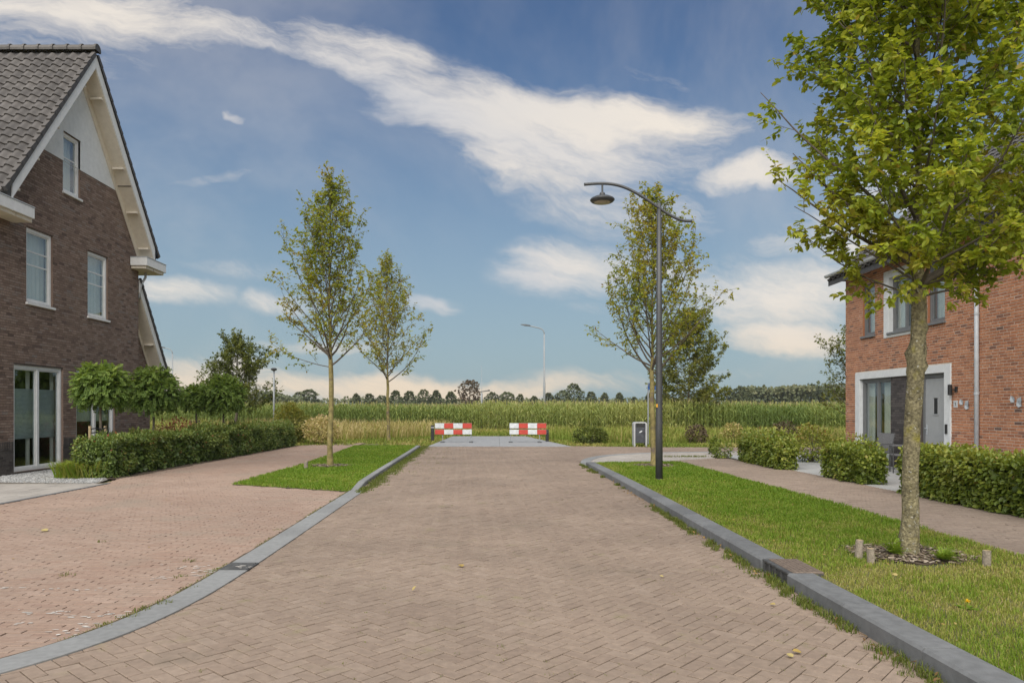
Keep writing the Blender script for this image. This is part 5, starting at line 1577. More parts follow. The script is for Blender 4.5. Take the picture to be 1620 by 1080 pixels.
shrub('shrub', (-10.0, 22.8), .75, .9, 1.3, 'red leaved shrub showing above the left hedge', MAT['leaf_dark'], 80, 1600, .085, vmu=.92, wide=.7)
shrub('shrub', (7.55, 25.3), .28, .28, .62, 'small upright shrub alone on the corner paving', MAT['leaf_hedge'], 81, 420, .08, vmu=.3, point=.6)
shrub('shrub', (9.0, 20.9), .75, .8, 1.05, 'yellow green shrub against the far corner of the red house', MAT['leaf_hedge'], 82, 1500, .085, z0=.05, vmu=.62, point=.35)
shrub('shrub', (9.2, 18.6), .55, .7, .85, 'leafy shrub beside the grey garden chairs', MAT['leaf_hedge'], 83, 900, .08, z0=.05, vmu=.5)
shrub('shrub', (6.9, 22.3), .3, .4, .6, 'low shrub at the far end of the beech hedges', MAT['leaf_hedge'], 84, 420, .08, vmu=.35)
shrub('shrub', (4.2, 33.), .75, .6, .8, 'dark green bush in the verge left of the litter bin', MAT['leaf_field'], 85, 1200, .11, vmu=.2)
shrub('shrub', (-9.6, 33.6), 1.0, 1.1, 1.9, 'tall pale bush at the far end of the left hedge', MAT['leaf_field'], 86, 2400, .12, vmu=.75, point=.4)
shrub('shrub', (-8.0, 33.0), .8, .9, 1.25, 'dry brown green bush behind the left footpath', MAT['tall_grass'], 87, 1500, .11, vmu=.62)
shrub('shrub', (9.2, 33.6), .5, .5, .85, 'reddish wild shrub in the verge right of the lamp', MAT['leaf_far_rust'], 88, 700, .11, vmu=.6)
shrub('shrub', (11.0, 34.), .45, .5, .95, 'yellow flowering wild shrub in the far verge', MAT['tall_grass'], 89, 700, .10, vmu=.45)
shrub('shrub', (13.6, 34.5), .7, .6, 1.0, 'rust tinged wild shrub left of the red house', MAT['leaf_far_rust'], 90, 900, .11, vmu=.7)

# striped ornamental grass in front of the left hedge
t = thing('ornamental_grass', (-9.35, 16.85, 0), 'yellow green ornamental grass clump before the left hedge', 'plant')
g = Geo(); n = 900
a = rng.uniform(0, 6.28, n); r_ = np.sqrt(rng.uniform(0, 1, n))
P = np.column_stack([-9.55 + r_ * np.cos(a) * .62, 16.75 + r_ * np.sin(a) * .40, np.zeros(n)])
blades(g, P, rng.uniform(.34, .6, n), .02, rng.uniform(.5, 1.2, n), rng.uniform(.25, .8, n))
part('blades', g, MAT['lawn'], t, kind='stuff')
# leafy weeds at the foot of the nearest tree
for (x, y, lab, s, n) in ((3.98, 7.28, 'bright green fern like plant left of the nearest trunk', .23, 140), (4.28, 6.98, 'bright green fern like plant right of the nearest trunk', .20, 130)):
    t = thing('fern_plant', (x, y, .09), lab, 'plant', 'plants at the nearest tree')
    g = Geo(); rg = rng
    m = 26
    for k in range(m):
        az = rg.uniform(0, 6.28); el = rg.uniform(.5, 1.35); L = s * rg.uniform(.7, 1.15)
        q = np.linspace(.15, 1, 7); d = np.array([math.cos(az) * math.cos(el), math.sin(az) * math.cos(el), math.sin(el)])
        Rr = np.array([x, y, .1]) + d * (q * L)[:, None] - np.array([0, 0, 1]) * (q ** 2.2 * L * .35)[:, None]
        tg = unit(np.gradient(Rr, axis=0)); sd3 = unit(np.cross(tg, np.array([0, 0, 1.])))
        for sg in (-1, 1): leaves(g, Rr, sd3 * sg + tg * .6, np.cross(sd3, tg) + .1, .05 * (1.1 - q * .7), np.clip(rg.normal(.38, .1, 7), 0, .6), False, 1.0)
    part('fronds', g, MAT['lawn'], t, kind='stuff')

# ================================================================== STREET FURNITURE
LG = MAT['lamp_grey']
lx, ly, lz0 = 3.38, 15.2, .085
lamp = thing('street_lamp', (lx, ly, lz0), 'tall dark grey street lamp with curved arm on the right lawn', 'street lamp', 'street lamps')
part('base_sleeve', Geo().lathe([(.085, -.1), (.085, .10), (.080, .12), (.076, .12)], lx, ly, 20), MAT['black_plastic'], lamp, smooth=False)
part('pole', Geo().tube([(lx, ly, 0), (lx, ly, 1.2), (lx, ly, 3.4), (lx, ly, 5.86)], [.076, .072, .062, .044], 20), LG, lamp, smooth=True)
ax = np.array([(-1.57, 6.25), (-1.30, 6.275), (-1.0, 6.27), (-.72, 6.20), (-.45, 6.06), (-.2, 5.90), (0, 5.76), (.2, 5.62), (.4, 5.52), (.55, 5.485), (.68, 5.49)])
tt = np.linspace(0, 10, 41)
ax = np.column_stack([np.interp(tt, range(11), ax[:, 0]), np.interp(tt, range(11), ax[:, 1])])
for _ in range(6): ax[1:-1] = (ax[:-2] + ax[1:-1] * 2 + ax[2:]) / 4
part('arm', Geo().tube(np.column_stack([lx + ax[:, 0], np.full(len(ax), ly - .02), ax[:, 1]]), .031, 12), LG, lamp, smooth=True)
cxl = lx - 1.19
lum = part('luminaire', Geo().lathe([(.0, 6.08), (.045, 6.08), (.058, 6.06), (.06, 6.02), (.085, 6.01), (.17, 5.992), (.235, 5.96), (.256, 5.935), (.254, 5.918), (.228, 5.89), (.205, 5.878), (.17, 5.876)], cxl, ly - .02, 28), MAT['lamp_grey'], lamp, smooth=False)
part('stem', Geo().tube([(cxl, ly - .02, 6.26), (cxl, ly - .02, 6.07)], .020, 10), LG, lum)
part('lens', Geo().lathe([(.175, 5.880), (.16, 5.868), (.08, 5.860), (.0, 5.858)], cxl, ly - .02, 24), MAT['lens'], lum)
part('sticker', Geo().bbox(lx - .076, lx - .04, ly - .068, ly - .05, 1.60, 1.67, .002), MAT['sign_yellow'], lamp)


def column_lamp(x, y, h, arm, label, r=.09, head=.75, rise=.0):
    t = thing('street_lamp', (x, y, 0), label, 'street lamp', 'street lamps')
    part('pole', Geo().tube([(x, y, -.05), (x, y, h * .45), (x, y, h * .46), (x, y, h - .55)], [r, r * .9, r * .65, r * .5], 12), MAT['galv'], t, smooth=True)
    th = np.linspace(0, math.pi / 2 - .12, 8)
    pts = [(x - .5 * (1 - math.cos(a)), y, h - .55 + .5 * math.sin(a)) for a in th] + [(x - arm, y, h + rise)]
    part('arm', Geo().tube(pts, r * .42, 10), MAT['galv'], t, smooth=True)
    g = Geo(); x1 = x - arm + .05
    g.add([(x1, y - .06, h + rise - .04), (x1 - head * .5, y - .15, h + rise), (x1 - head, y - .08, h + rise + .10), (x1 - head, y + .08, h + rise + .10), (x1 - head * .5, y + .15, h + rise), (x1, y + .06, h + rise - .04),
           (x1, y - .05, h + rise + .06), (x1 - head * .5, y - .1, h + rise + .13), (x1 - head, y - .05, h + rise + .14), (x1 - head, y + .05, h + rise + .14), (x1 - head * .5, y + .1, h + rise + .13), (x1, y + .05, h + rise + .06)],
          [(0, 1, 4, 5), (1, 2, 3, 4), (6, 11, 10, 7), (7, 10, 9, 8), (0, 6, 7, 1), (1, 7, 8, 2), (2, 8, 9, 3), (3, 9, 10, 4), (4, 10, 11, 5), (5, 11, 6, 0)])
    part('luminaire', g, MAT['lamp_grey'], t)
    return t


column_lamp(3.86, 60., 8.35, 1.2, 'pale grey road lamp with angled arm behind the right barrier', r=.11, head=.8, rise=.12)
column_lamp(-31.3, 70., 7.5, .75, 'far pale road lamp beside the lean-to roof of the brown house', r=.10, head=.55)
t = thing('street_lamp', (-12.3, 40., 0), 'short post lamp with flat head among the tall grass', 'street lamp', 'street lamps')
part('pole', Geo().tube([(-12.3, 40., -.05), (-12.3, 40., 3.7)], [.055, .045], 12), MAT['galv'], t, smooth=True)
part('luminaire', Geo().lathe([(.0, 3.86), (.10, 3.85), (.17, 3.80), (.16, 3.74), (.05, 3.68), (.0, 3.68)], -12.3, 40., 18), MAT['lamp_grey'], t)
t = thing('signal_mast', (-1.30, 60., 0), 'thin pale mast at the corn edge between the two barriers', 'mast')
part('pole', Geo().tube([(-1.3, 60, -.05), (-1.3, 60, 2.9), (-1.3, 60, 2.95), (-1.3, 60, 5.2)], [.09, .08, .02, .008], 10), MAT['galv'], t, smooth=True)
part('cross_arm', Geo().tube([(-1.5, 60, 3.02), (-.75, 60, 3.14)], .04, 8).bbox(-.8, -.62, 59.95, 60.05, 3.08, 3.2, .01), MAT['lamp_grey'], t)

# ---- barriers
def barrier(x0, y, pat, label, flip):
    t = thing('road_barrier', (x0 + .87, y, .014), label, 'barrier', 'red and white road barriers')
    w = 1.735 / 4
    for r, (za, zb) in enumerate(((.68, .915), (.395, .615))):
        part('plank', Geo().bbox(x0 - .005, x0 + 1.74, y + .003, y + .035, za - .006, zb + .006, .004), MAT['galv'], t)
        for k in range(4):
            m = MAT['sign_red'] if pat[r][k] == 'R' else MAT['sign_white']
            part('stripe_panel', Geo().bbox(x0 + k * w + .002, x0 + (k + 1) * w - .002, y - .006, y + .002, za, zb, .002), m, t)
    for s in (.36, 1.70) if not flip else (.05, 1.42):
        part('post', Geo().bbox(x0 + s - .018, x0 + s + .018, y + .036, y + .07, .02, .90, .004), MAT['galv'], t)
        part('foot', Geo().bbox(x0 + s - .09, x0 + s + .09, y - .30, y + .36, .014, .05, .01), MAT['lamp_grey'], t)


barrier(-2.95, 34.3, ('WRWR', 'RWRW'), 'left red and white striped road barrier', False)
barrier(.57, 34.3, ('WRWR', 'WRWR'), 'right red and white striped road barrier', True)
for (x, y, h, lab) in ((-3.18, 35.6, .80, 'dark bollard with white band left of the left barrier'), (2.42, 35.4, .58, 'dark shorter bollard right of the right barrier')):
    t = thing('bollard', (x, y, 0), lab, 'bollard', 'bollards beside the barriers')
    part('post', Geo().bbox(x - .075, x + .075, y - .075, y + .075, -.05, h, .015), MAT['black_plastic'], t)
    part('band', Geo().bbox(x - .079, x + .079, y - .079, y + .079, h - .14, h - .09, .003), MAT['bin_grey'] if h > .7 else MAT['iron'], t)

# ---- litter bin
bx_, by_ = 6.04, 30.9
t = thing('litter_bin', (bx_, by_, 0), 'grey litter bin with dark front panel on the far verge', 'litter bin')
th = np.linspace(0, math.pi, 13)
g = Geo(); outer = [(-.28, 0.)] + [(-.28 + .10 * (1 - math.cos(a)), .95 + .09 * math.sin(a)) for a in np.linspace(0, math.pi / 2, 5)] + [(.28 - .10 * (1 - math.cos(a)), .95 + .09 * math.sin(a)) for a in np.linspace(math.pi / 2, 0, 5)] + [(.28, 0.)]
inner = [(-.215, 0.)] + [(-.215 + .05 * (1 - math.cos(a)), .93 + .05 * math.sin(a)) for a in np.linspace(0, math.pi / 2, 5)] + [(.215 - .05 * (1 - math.cos(a)), .93 + .05 * math.sin(a)) for a in np.linspace(math.pi / 2, 0, 5)] + [(.215, 0.)]
V = [(bx_ + x, by_ + yy, z) for yy in (-.2, .2) for ring in (outer, inner) for (x, z) in ring]; n = len(outer)
Q = []
for i in range(n - 1):
    Q += [(i, n + i, n + i + 1, i + 1), (2 * n + i, 2 * n + i + 1, 3 * n + i + 1, 3 * n + i), (i, i + 1, 2 * n + i + 1, 2 * n + i), (n + i, 3 * n + i, 3 * n + i + 1, n + i + 1)]
g.add(V, Q); part('frame', g, MAT['bin_grey'], t)
part('container', Geo().bbox(bx_ - .205, bx_ + .205, by_ - .17, by_ + .17, .14, .80, .012), MAT['bin_dark'], t)
part('hood', Geo().bbox(bx_ - .205, bx_ + .205, by_ - .15, by_ + .17, .81, .96, .01), MAT['bin_dark'], t)
part('mouth', Geo().bbox(bx_ - .15, bx_ + .15, by_ - .156, by_ - .149, .84, .92, .003), MAT['black_plastic'], t)
g = Geo(); P_ = [(-.06, .585), (-.02, .635), (.05, .67), (.085, .675), (.07, .63), (.03, .60), (-.02, .585)]
g.add([(bx_ + x, by_ - .174, z) for x, z in P_], None, [(0, i + 1, i) for i in range(1, 6)]); part('emblem', g, MAT['sign_white'], t)

# ---- street name sign
sx_, sy_ = 6.55, 31.6
t = thing('street_sign', (sx_, sy_, 0), 'thin grey post with small blue street name plates behind the lamp', 'sign')
part('post', Geo().tube([(sx_, sy_, -.05), (sx_, sy_, 2.68)], .03, 10), MAT['galv'], t)
part('plate', Geo().bbox(sx_ - .02, sx_ + .62, sy_ - .045, sy_ - .032, 2.42, 2.58, .003), MAT['sign_blue'], t)
part('plate', Geo().bbox(sx_ - .008, sx_ + .008, sy_ - .75, sy_ - .05, 2.58, 2.70, .003), MAT['sign_blue'], t)

# ---- garden chairs
def chair(x, y, rz, label):
    t = thing('garden_chair', (x, y, .062), label, 'chair', 'garden chairs by the red house')
    t.rotation_euler = (0, 0, rz)
    WM[t.name] = Matrix.Identity(4)
    wk = MAT['wicker']
    part('seat', Geo().bbox(-.24, .24, -.24, .22, .40, .44, .012), wk, t)
    g = Geo(); g.add([(-.23, .20, .44), (.23, .20, .44), (.23, .33, .90), (-.23, .33, .90), (-.23, .235, .44), (.23, .235, .44), (.23, .365, .90), (-.23, .365, .90)],
                     [(0, 1, 2, 3), (5, 4, 7, 6), (0, 4, 5, 1), (3, 2, 6, 7), (1, 5, 6, 2), (0, 3, 7, 4)]); part('backrest', g, wk, t)
    for s in (-1, 1):
        part('leg', Geo().tube([(s * .25, -.22, 0), (s * .25, -.22, .64)], .014, 8), MAT['iron'], t)
        part('leg', Geo().tube([(s * .25, .30, 0), (s * .25, .20, .42), (s * .25, .30, .80)], .014, 8), MAT['iron'], t)
        part('armrest', Geo().bbox(s * .25 - .025, s * .25 + .025, -.25, .27, .63, .655, .006), wk, t)


chair(9.55, 18.30, R(-70), 'grey wicker garden chair left of the nearest trunk')
chair(9.60, 17.25, R(-110), 'grey wicker garden chair mostly hidden behind the nearest trunk')

# ---- cut-off stake stumps round the nearest tree
for (x, y, h, r, tilt, lab) in ((gp(1356, 886)[0] * .96, 7.16, .19, .036, .05, 'taller cut wooden stake left of the nearest trunk'), (3.56, 6.93, .15, .034, -.04, 'shorter cut wooden stake left of the nearest trunk'), (4.56, 6.78, .16, .036, .03, 'cut wooden stake right of the nearest trunk'),
                                (-4.98, 18.9, .18, .05, .0, 'cut wooden stake beside the tall tree on the left lawn')):
    z = .08 if x > 0 else .03
    t = thing('wooden_stake', (x, y, z), lab, 'stake', 'cut stakes round the street trees')
    P = [(x, y, z - .04), (x + tilt * .3 * h, y, z + h * .5), (x + tilt * h, y, z + h)]
    part('post', Geo().tube(P, [r, r * 1.02, r * .98], 11), MAT['old_wood'], t)
    part('sawn_top', Geo().lathe([(r * .9, z + h + .001), (r * .5, z + h + .003), (0, z + h + .003)], x + tilt * h, y, 11), MAT['wood_stake'], t)

# ---- dandelion by the kerb
dX, dY = 3.43, 5.32
t = thing('dandelion', (dX, dY, .085), 'yellow dandelion flower in the near right lawn', 'flower')
part('stem', Geo().tube([(dX, dY, .08), (dX + .01, dY, .145)], .003, 5), MAT['lawn'], t)
g = Geo(); n = 40; a = rng.uniform(0, 6.28, n); e = rng.uniform(.1, 1.3, n)
leaves(g, np.tile([[dX + .01, dY, .145]], (n, 1)), np.column_stack([np.cos(a) * np.cos(e), np.sin(a) * np.cos(e), np.sin(e)]), np.tile([[0, 0, 1.]], (n, 1)), .024, rng.uniform(0, 1, n), False, .6)
part('petals', g, MAT['dandelion'], t)
g = Geo(); n = 9; a = rng.uniform(0, 6.28, n)
leaves(g, np.tile([[dX, dY, .09]], (n, 1)), np.column_stack([np.cos(a), np.sin(a), np.full(n, .25)]), np.tile([[0, 0, 1.]], (n, 1)), .09, .2, True, .5); part('leaf_rosette', g, MAT['lawn'], t)

# ---- fallen leaves
FL = [(731, 898, 'pale yellow fallen leaf in the middle of the road', .07), (75, 841, 'pale fallen leaf on the brick parking area', .10), (652, 936, 'small fallen leaf left of the road centre', .05), (1218, 957, 'pale fallen leaf near the right kerb drain', .05),
      (1268, 1034, 'yellow fallen leaf on the road below the right kerb', .06), (1255, 1042, 'small yellow fallen leaf beside the right kerb', .05), (490, 818, 'white scrap lying on the grey gutter', .05), (1050, 914, 'tiny fallen leaf right of the road centre', .04)]
for (qx, qy, lab, s) in FL:
    X, Y = gp(qx, qy)
    g = Geo(); leaves(g, np.array([(X, Y, .014)]), np.array([(rng.uniform(-1, 1), rng.uniform(-1, 1), .15)]), np.array([(rng.uniform(-.3, .3), -.2, 1.)]), s, rng.uniform(.5, 1), True, 1.5)
    tag(part('fallen_leaf', g, MAT['chalk'] if 'scrap' in lab else MAT['yellow_leaf']), lab, 'leaf', 'fallen leaves')
g = Geo(); n = 150
P = scatter(right_lawn, n, dens=lambda x, y: np.clip(7 / y, .1, 1))
leaves(g, np.column_stack([P, np.full(n, .125)]), rng.normal(0, 1, (n, 3)) * [1, 1, .2], np.tile([[0, 0, 1.]], (n, 1)) + rng.normal(0, .3, (n, 3)), rng.uniform(.02, .045, n), rng.uniform(0, 1, n), True, 1.0)
n = 90; yy = 3.5 + 13 * rng.uniform(0, 1, n) ** 1.4
leaves(g, np.column_stack([KX - np.abs(rng.normal(0, .06, n)) - .02, yy, rng.uniform(.005, .03, n)]), rng.normal(0, 1, (n, 3)), np.tile([[0, 0, 1.]], (n, 1)) + rng.normal(0, .5, (n, 3)), rng.uniform(.025, .05, n), rng.uniform(0, .3, n), True, 1.0)
n = 60
P = scatter([(-8, 4.5), (-2.8, 6.), (-2.9, 13), (-8, 15)], n)
leaves(g, np.column_stack([P, np.full(n, .01)]), rng.normal(0, 1, (n, 3)) * [1, 1, .1], np.tile([[0, 0, 1.]], (n, 1)), rng.uniform(.015, .035, n), rng.uniform(0, 1, n), False, 1.2)
tag(part('leaf_litter', g, MAT['yellow_leaf']), 'scattered small dry leaves on lawn, kerb foot and bricks', 'leaves', kind='stuff')

# ================================================================== FIELDS
# short verge grass
g = Geo()
for poly, n, hh in (([(-22, 31.6), (-6.4, 31.6), (-6.4, 34.2), (-3.3, 31.2), (-2.9, 31.0), (-2.7, 42.3), (1.7, 42.6), (1.7, 45), (-22, 43)], 19000, .16), ([(3.05, 31.3), (6.5, 30.3), (24., 30.1), (24., 33.0), (4.5, 33.4), (1.8, 42.4), (1.7, 44.)], 12000, .14), ([(-14, 25), (-9.8, 17.5), (-9.8, 31.4), (-22, 31.4), (-22, 27)], 6000, .3)):
    P = scatter(poly, n); pn = fbm(P[:, 0], P[:, 1], .5, 41)
    blades(g, np.column_stack([P, np.full(len(P), -.05)]), rng.uniform(.4, 1, len(P)) * hh + .05, .035, rng.uniform(.2, 1.1, len(P)), np.clip(rng.normal(.22, .15, len(P)) + (pn - .45) * .8, 0, 1))
tag(part('verge_grass', g, MAT['tall_grass']), 'short rough grass on the verges round the road end', 'grass', kind='stuff')
# tall dry grass
g = Geo()
for poly, n, h0_, h1_, vm in (([(-40, 38), (-12, 36.5), (-6.8, 38.), (-4.2, 40.5), (-3.2, 43), (-3.2, 52.), (-40, 52)], 28000, .5, 1.2, .42),
                              ([(-24, 25.5), (-12.9, 25.6), (-10.0, 31.8), (-9.0, 34.5), (-10.2, 37), (-40, 39), (-40, 30)], 12000, .5, 1.15, .44),
                              ([(2.7, 37), (4.6, 33.2), (24., 32.6), (24., 44.5), (2.5, 46.5)], 18000, .3, .85, .26),
                              ([(-3.2, 43.5), (2.5, 43.), (2.5, 52), (-3.2, 52)], 6000, .2, .55, .28)):
    P = scatter(poly, n); pn = fbm(P[:, 0], P[:, 1], .33, 51); p2 = fbm(P[:, 0], P[:, 1], .15, 57)
    hgt = rng.uniform(h0_, h1_, len(P)) * (.55 + .8 * pn)
    v = np.clip(vm + (p2 - .5) * 1.1 + rng.normal(0, .16, len(P)), 0, .95)
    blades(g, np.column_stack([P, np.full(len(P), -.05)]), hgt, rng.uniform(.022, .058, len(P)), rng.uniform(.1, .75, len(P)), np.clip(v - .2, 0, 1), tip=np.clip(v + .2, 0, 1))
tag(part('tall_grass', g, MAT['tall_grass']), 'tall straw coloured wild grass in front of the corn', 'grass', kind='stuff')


# corn: rows of plants
def corn_rows():
    g = Geo()
    rows = []
    for r in range(9):
        for x in np.arange(-62, 62, .20):
            front = 46.5 if x > 3 else (52.5 if x < -3 else 52.5 - (x + 3))
            rows.append((x + rng.normal(0, .05), front + r * .72 + rng.normal(0, .09) + .35 * math.sin(x * .35), r))
    A = np.array(rows); n = len(A)
    H = 2.0 + .22 * (fbm(A[:, 0], A[:, 1], .25, 5) - .5) * 2 + rng.normal(0, .07, n)
    tone = np.clip(.36 + (fbm(A[:, 0], A[:, 1], .12, 15) - .5) * 1.1, .1, .62)
    base = np.column_stack([A[:, :2], np.full(n, -.05)])
    up = np.zeros((n, 3)); up[:, 2] = 1
    # stalk: a three-sided sliver
    for nl in range(9):
        f = .14 + .80 * nl / 9 + rng.normal(0, .02, n)
        az = nl * 3.14 + A[:, 0] * 7 + rng.normal(0, .7, n)
        L = rng.uniform(.45, .80, n) * (1 - .25 * abs(nl / 9 - .5)); w = rng.uniform(.055, .085, n)
        d = np.stack([np.cos(az), np.sin(az), np.zeros(n)], 1); s = np.stack([-np.sin(az), np.cos(az), rng.uniform(-.5, .5, n)], 1) * (w / 2)[:, None]
        p0 = base + up * (H * f)[:, None]
        p1 = p0 + d * (L * .42)[:, None] + up * (L * rng.uniform(.35, .6, n))[:, None]
        p2 = p0 + d * (L * .95)[:, None] + up * (L * rng.uniform(-.05, .45, n))[:, None]
        V = np.stack([p0 - s * .5, p0 + s * .5, p1 - s, p1 + s, p2], 1)
        T = np.array([(0, 1, 3), (0, 3, 2), (2, 3, 4)])[None] + (np.arange(n) * 5)[:, None, None]
        v = np.clip(tone + rng.normal(0, .10, n) + .10 * (nl / 9) - .05 + (.25 if nl == 0 else 0), 0, .78)
        g.add(V.reshape(-1, 3), None, T.reshape(-1, 3), np.repeat(v, 5))
    # stalk and tassel
    for k in range(2):
        a = rng.uniform(0, 6.28, n); sp = rng.uniform(.03, .13, n)
        s = np.stack([np.cos(a + 1.57), np.sin(a + 1.57), np.zeros(n)], 1) * .009
        p0 = base + up * (H * .93)[:, None]; p1 = base + up * (H + rng.uniform(.05, .2, n))[:, None] + np.stack([np.cos(a), np.sin(a), np.zeros(n)], 1) * sp[:, None]
        V = np.stack([p0 - s, p0 + s, p1 + s * 1.3, p1 - s * 1.3], 1)
        g.add(V.reshape(-1, 3), np.arange(4 * n).reshape(-1, 4), None, np.repeat(rng.uniform(.6, 1, n), 4))
    s = np.array([.018, 0, 0])
    V = np.stack([base - s, base + s, base + s * .7 + up * H[:, None], base - s * .7 + up * H[:, None]], 1)
    g.add(V.reshape(-1, 3), np.arange(4 * n).reshape(-1, 4), None, np.repeat(tone, 4))
    return g


tag(part('corn_field', corn_rows(), MAT['corn']), 'tall green corn field with tan tassels across the background', 'corn field', kind='stuff')
# the field behind the first rows: tassel tops only
g = Geo(); n = 24000
yy = 54 + 150 * rng.uniform(0, 1, n) ** 1.5; xx = rng.uniform(-1, 1, n) * (62 + (yy - 54) * .95)
base = np.column_stack([xx, yy, np.full(n, 1.2)])
blades(g, base, rng.uniform(.6, .95, n), .16, rng.uniform(.1, .5, n), rng.uniform(.2, .5, n), tip=rng.uniform(.45, .95, n))
tag(part('corn_field', g, MAT['corn']), 'farther part of the corn field seen as tassel tops', 'corn field', kind='stuff')

# ================================================================== FAR TREES
def far_tree_mesh(seed, kind):
    """low-poly crown of leaf clumps, height 1, base at 0"""
    rg = np.random.default_rng(seed); g = Geo(); n = 900
    z = rg.uniform(.10, 1, n)
    if kind == 0: prof = np.interp(z, [.08, .2, .45, .7, .9, 1], [.12, .27, .29, .21, .11, .03])
    elif kind == 1: prof = np.interp(z, [.08, .25, .55, .8, 1], [.14, .33, .36, .28, .07])
    else: prof = np.interp(z, [.08, .3, .6, .8, 1], [.06, .2, .3, .26, .1])
    a = rg.uniform(0, 6.28, n); lob = .65 + .7 * vnoise(a * 1.3, z * 7, 1, seed)
    rr = prof * lob * np.sqrt(rg.uniform(.25, 1, n))
    P = np.column_stack([np.cos(a) * rr, np.sin(a) * rr, z * (1 + .0 * a)])
    out = np.column_stack([np.cos(a), np.sin(a), (z - .5)])
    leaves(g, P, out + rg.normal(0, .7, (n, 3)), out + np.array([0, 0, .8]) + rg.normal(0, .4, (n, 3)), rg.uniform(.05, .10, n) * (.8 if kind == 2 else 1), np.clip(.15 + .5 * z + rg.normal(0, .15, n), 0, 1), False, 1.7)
    gt = Geo().tube([(0, 0, -.02), (.005, 0, .3), (0, .005, .8)], [.02, .015, .005], 6, cap=False)
    return g, gt


farm = []
for k in range(6):
    kd = (0, 1, 0, 1, 0, 2)[k]
    a, b = far_tree_mesh(100 + k, kd)
    farm.append((a.mesh('crown', MAT['leaf_far_rust'] if kd == 2 else MAT['leaf_far']), b.mesh('trunk', MAT['bark'])))


def far_tree(px, Y, top, k, label, wide=1.0):
    s = F / Y; X = (px - 787) / s; H = CAMH + (648 - top) / s
    t = thing('distant_tree', (X, Y, -.05), label, 'tree', 'row of trees beyond the corn field')
    t.rotation_euler = (0, 0, rng.uniform(0, 6.28))
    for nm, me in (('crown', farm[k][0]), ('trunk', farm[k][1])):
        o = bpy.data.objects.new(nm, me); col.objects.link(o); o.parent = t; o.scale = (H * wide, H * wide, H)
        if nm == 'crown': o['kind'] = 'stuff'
    return t


ROW = [(473, 621), (489, 617), (563, 623), (584, 623), (604, 626), (626, 618), (648, 619), (670, 617), (690, 618), (713, 620), (779, 621), (802, 621), (823, 624), (845, 627), (868, 622), (890, 619), (935, 620), (957, 622), (980, 622), (1003, 628), (1028, 622), (1052, 621)]
for i, (px_, tp_) in enumerate(ROW):
    far_tree(px_, 250 + rng.uniform(-12, 12), tp_, int(rng.integers(0, 5)), 'distant dark tree, number %d from the left in the row beyond the corn' % (i + 1) if False else
             'small distant tree beyond the corn, %s' % ['leftmost of the row', 'second from the left of the row', 'right of the taller left tree trunk', 'left of the farther slender tree trunk', 'just left of the farther slender trunk', 'just right of the farther slender trunk', 'second right of the farther slender trunk',
                                                        'left of the left barrier edge', 'above the left end of the left barrier', 'above the middle of the left barrier', 'right of the thin mast', 'second right of the thin mast', 'third right of the thin mast', 'just left of the road lamp pole', 'just right of the road lamp pole',
                                                        'between road lamp and tall yellowish tree', 'first right of the tall yellowish tree', 'second right of the tall yellowish tree', 'third right of the tall yellowish tree', 'lowest, left of the litter bin and lamp', 'hidden partly by the trunk behind the lamp', 'right of the curved street lamp pole'][i], rng.uniform(.95, 1.25))
far_tree(743, 235, 602, 5, 'tall rust tinged distant tree left of the thin mast', 1.15)
far_tree(908, 235, 608, 1, 'tall yellowish distant tree right of the road lamp', 1.0)
far_tree(1150, 230, 613, 1, 'distant tree left of the wood, nearer the field tree', 1.2)
far_tree(1173, 230, 612, 3, 'distant tree touching the left end of the wood', 1.2)
far_tree(1107, 250, 620, 3, 'distant tree under the dense field tree', 1.3)
far_tree(1085, 250, 622, 1, 'distant tree behind the trunk of the dense field tree', 1.3)


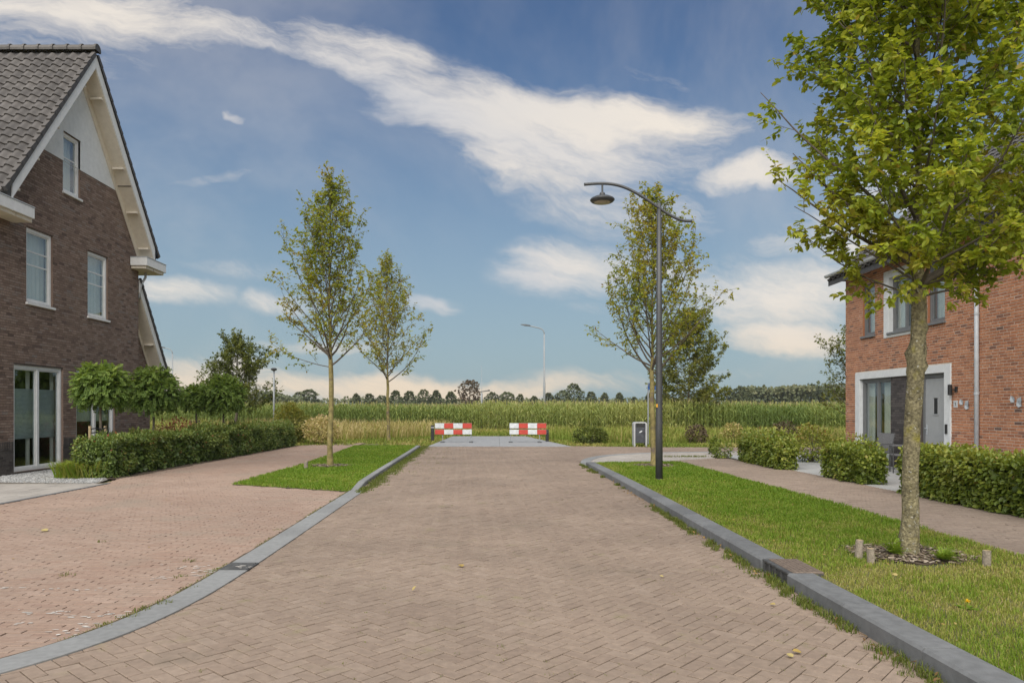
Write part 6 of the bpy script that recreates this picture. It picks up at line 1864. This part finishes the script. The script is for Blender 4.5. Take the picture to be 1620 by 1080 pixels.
def wood_mass(name, x0, x1, prof, Y, label, seed, n):
    rg = np.random.default_rng(seed); g = Geo(); s = F / Y
    px_ = rg.uniform(x0, x1, n); top = np.interp(px_, [p[0] for p in prof], [p[1] for p in prof])
    dep = rg.uniform(0, 1, n)
    H = CAMH + (648 - top) / s
    H = H * (.86 + .28 * vnoise(px_, dep * 3, .11, seed))
    z = H * (1 - rg.uniform(0, 1, n) ** 1.6 * .9)
    P = np.column_stack([(px_ - 787) / s, Y + dep * 25 * (1 - z / (H + .01) * .4), z])
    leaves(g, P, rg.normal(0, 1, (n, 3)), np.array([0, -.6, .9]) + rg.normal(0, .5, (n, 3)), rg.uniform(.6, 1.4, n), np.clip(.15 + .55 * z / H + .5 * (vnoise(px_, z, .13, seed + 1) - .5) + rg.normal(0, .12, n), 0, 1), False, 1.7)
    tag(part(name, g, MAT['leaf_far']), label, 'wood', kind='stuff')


wood_mass('distant_wood', 1178, 1420, [(1178, 624), (1196, 615), (1220, 617), (1250, 613), (1285, 611), (1310, 609), (1330, 611), (1380, 612), (1420, 618)], 240, 'distant wood beyond the corn, left of the red house', 7, 9000)
wood_mass('distant_wood', 330, 470, [(330, 628), (395, 622), (412, 617), (425, 619), (438, 628), (470, 630)], 240, 'distant wood beyond the corn, behind the post lamp', 8, 3500)
wood_mass('distant_wood', 440, 1140, [(440, 632), (600, 631), (700, 633), (900, 633), (1140, 630)], 300, 'low distant tree line along the horizon', 9, 7000)
wood_mass('distant_wood', -150, 330, [(-150, 622), (330, 628)], 260, 'distant wood on the horizon hidden by the brown house', 12, 4000)

# ================================================================== AIR
m, nt, b = newmat('haze')
nt.nodes.remove(b)
vp = nt.nodes.new('ShaderNodeVolumePrincipled'); vp.inputs['Density'].default_value = .0002; vp.inputs['Color'].default_value = (.86, .90, .95, 1); vp.inputs['Anisotropy'].default_value = .2
nt.links.new(vp.outputs[0], nt.nodes['Material Output'].inputs['Volume'])
tag(part('haze', Geo().box(-260, 260, -12, 345, -1.2, 16), m), 'thin pale haze in the air over the fields', 'haze', kind='stuff')
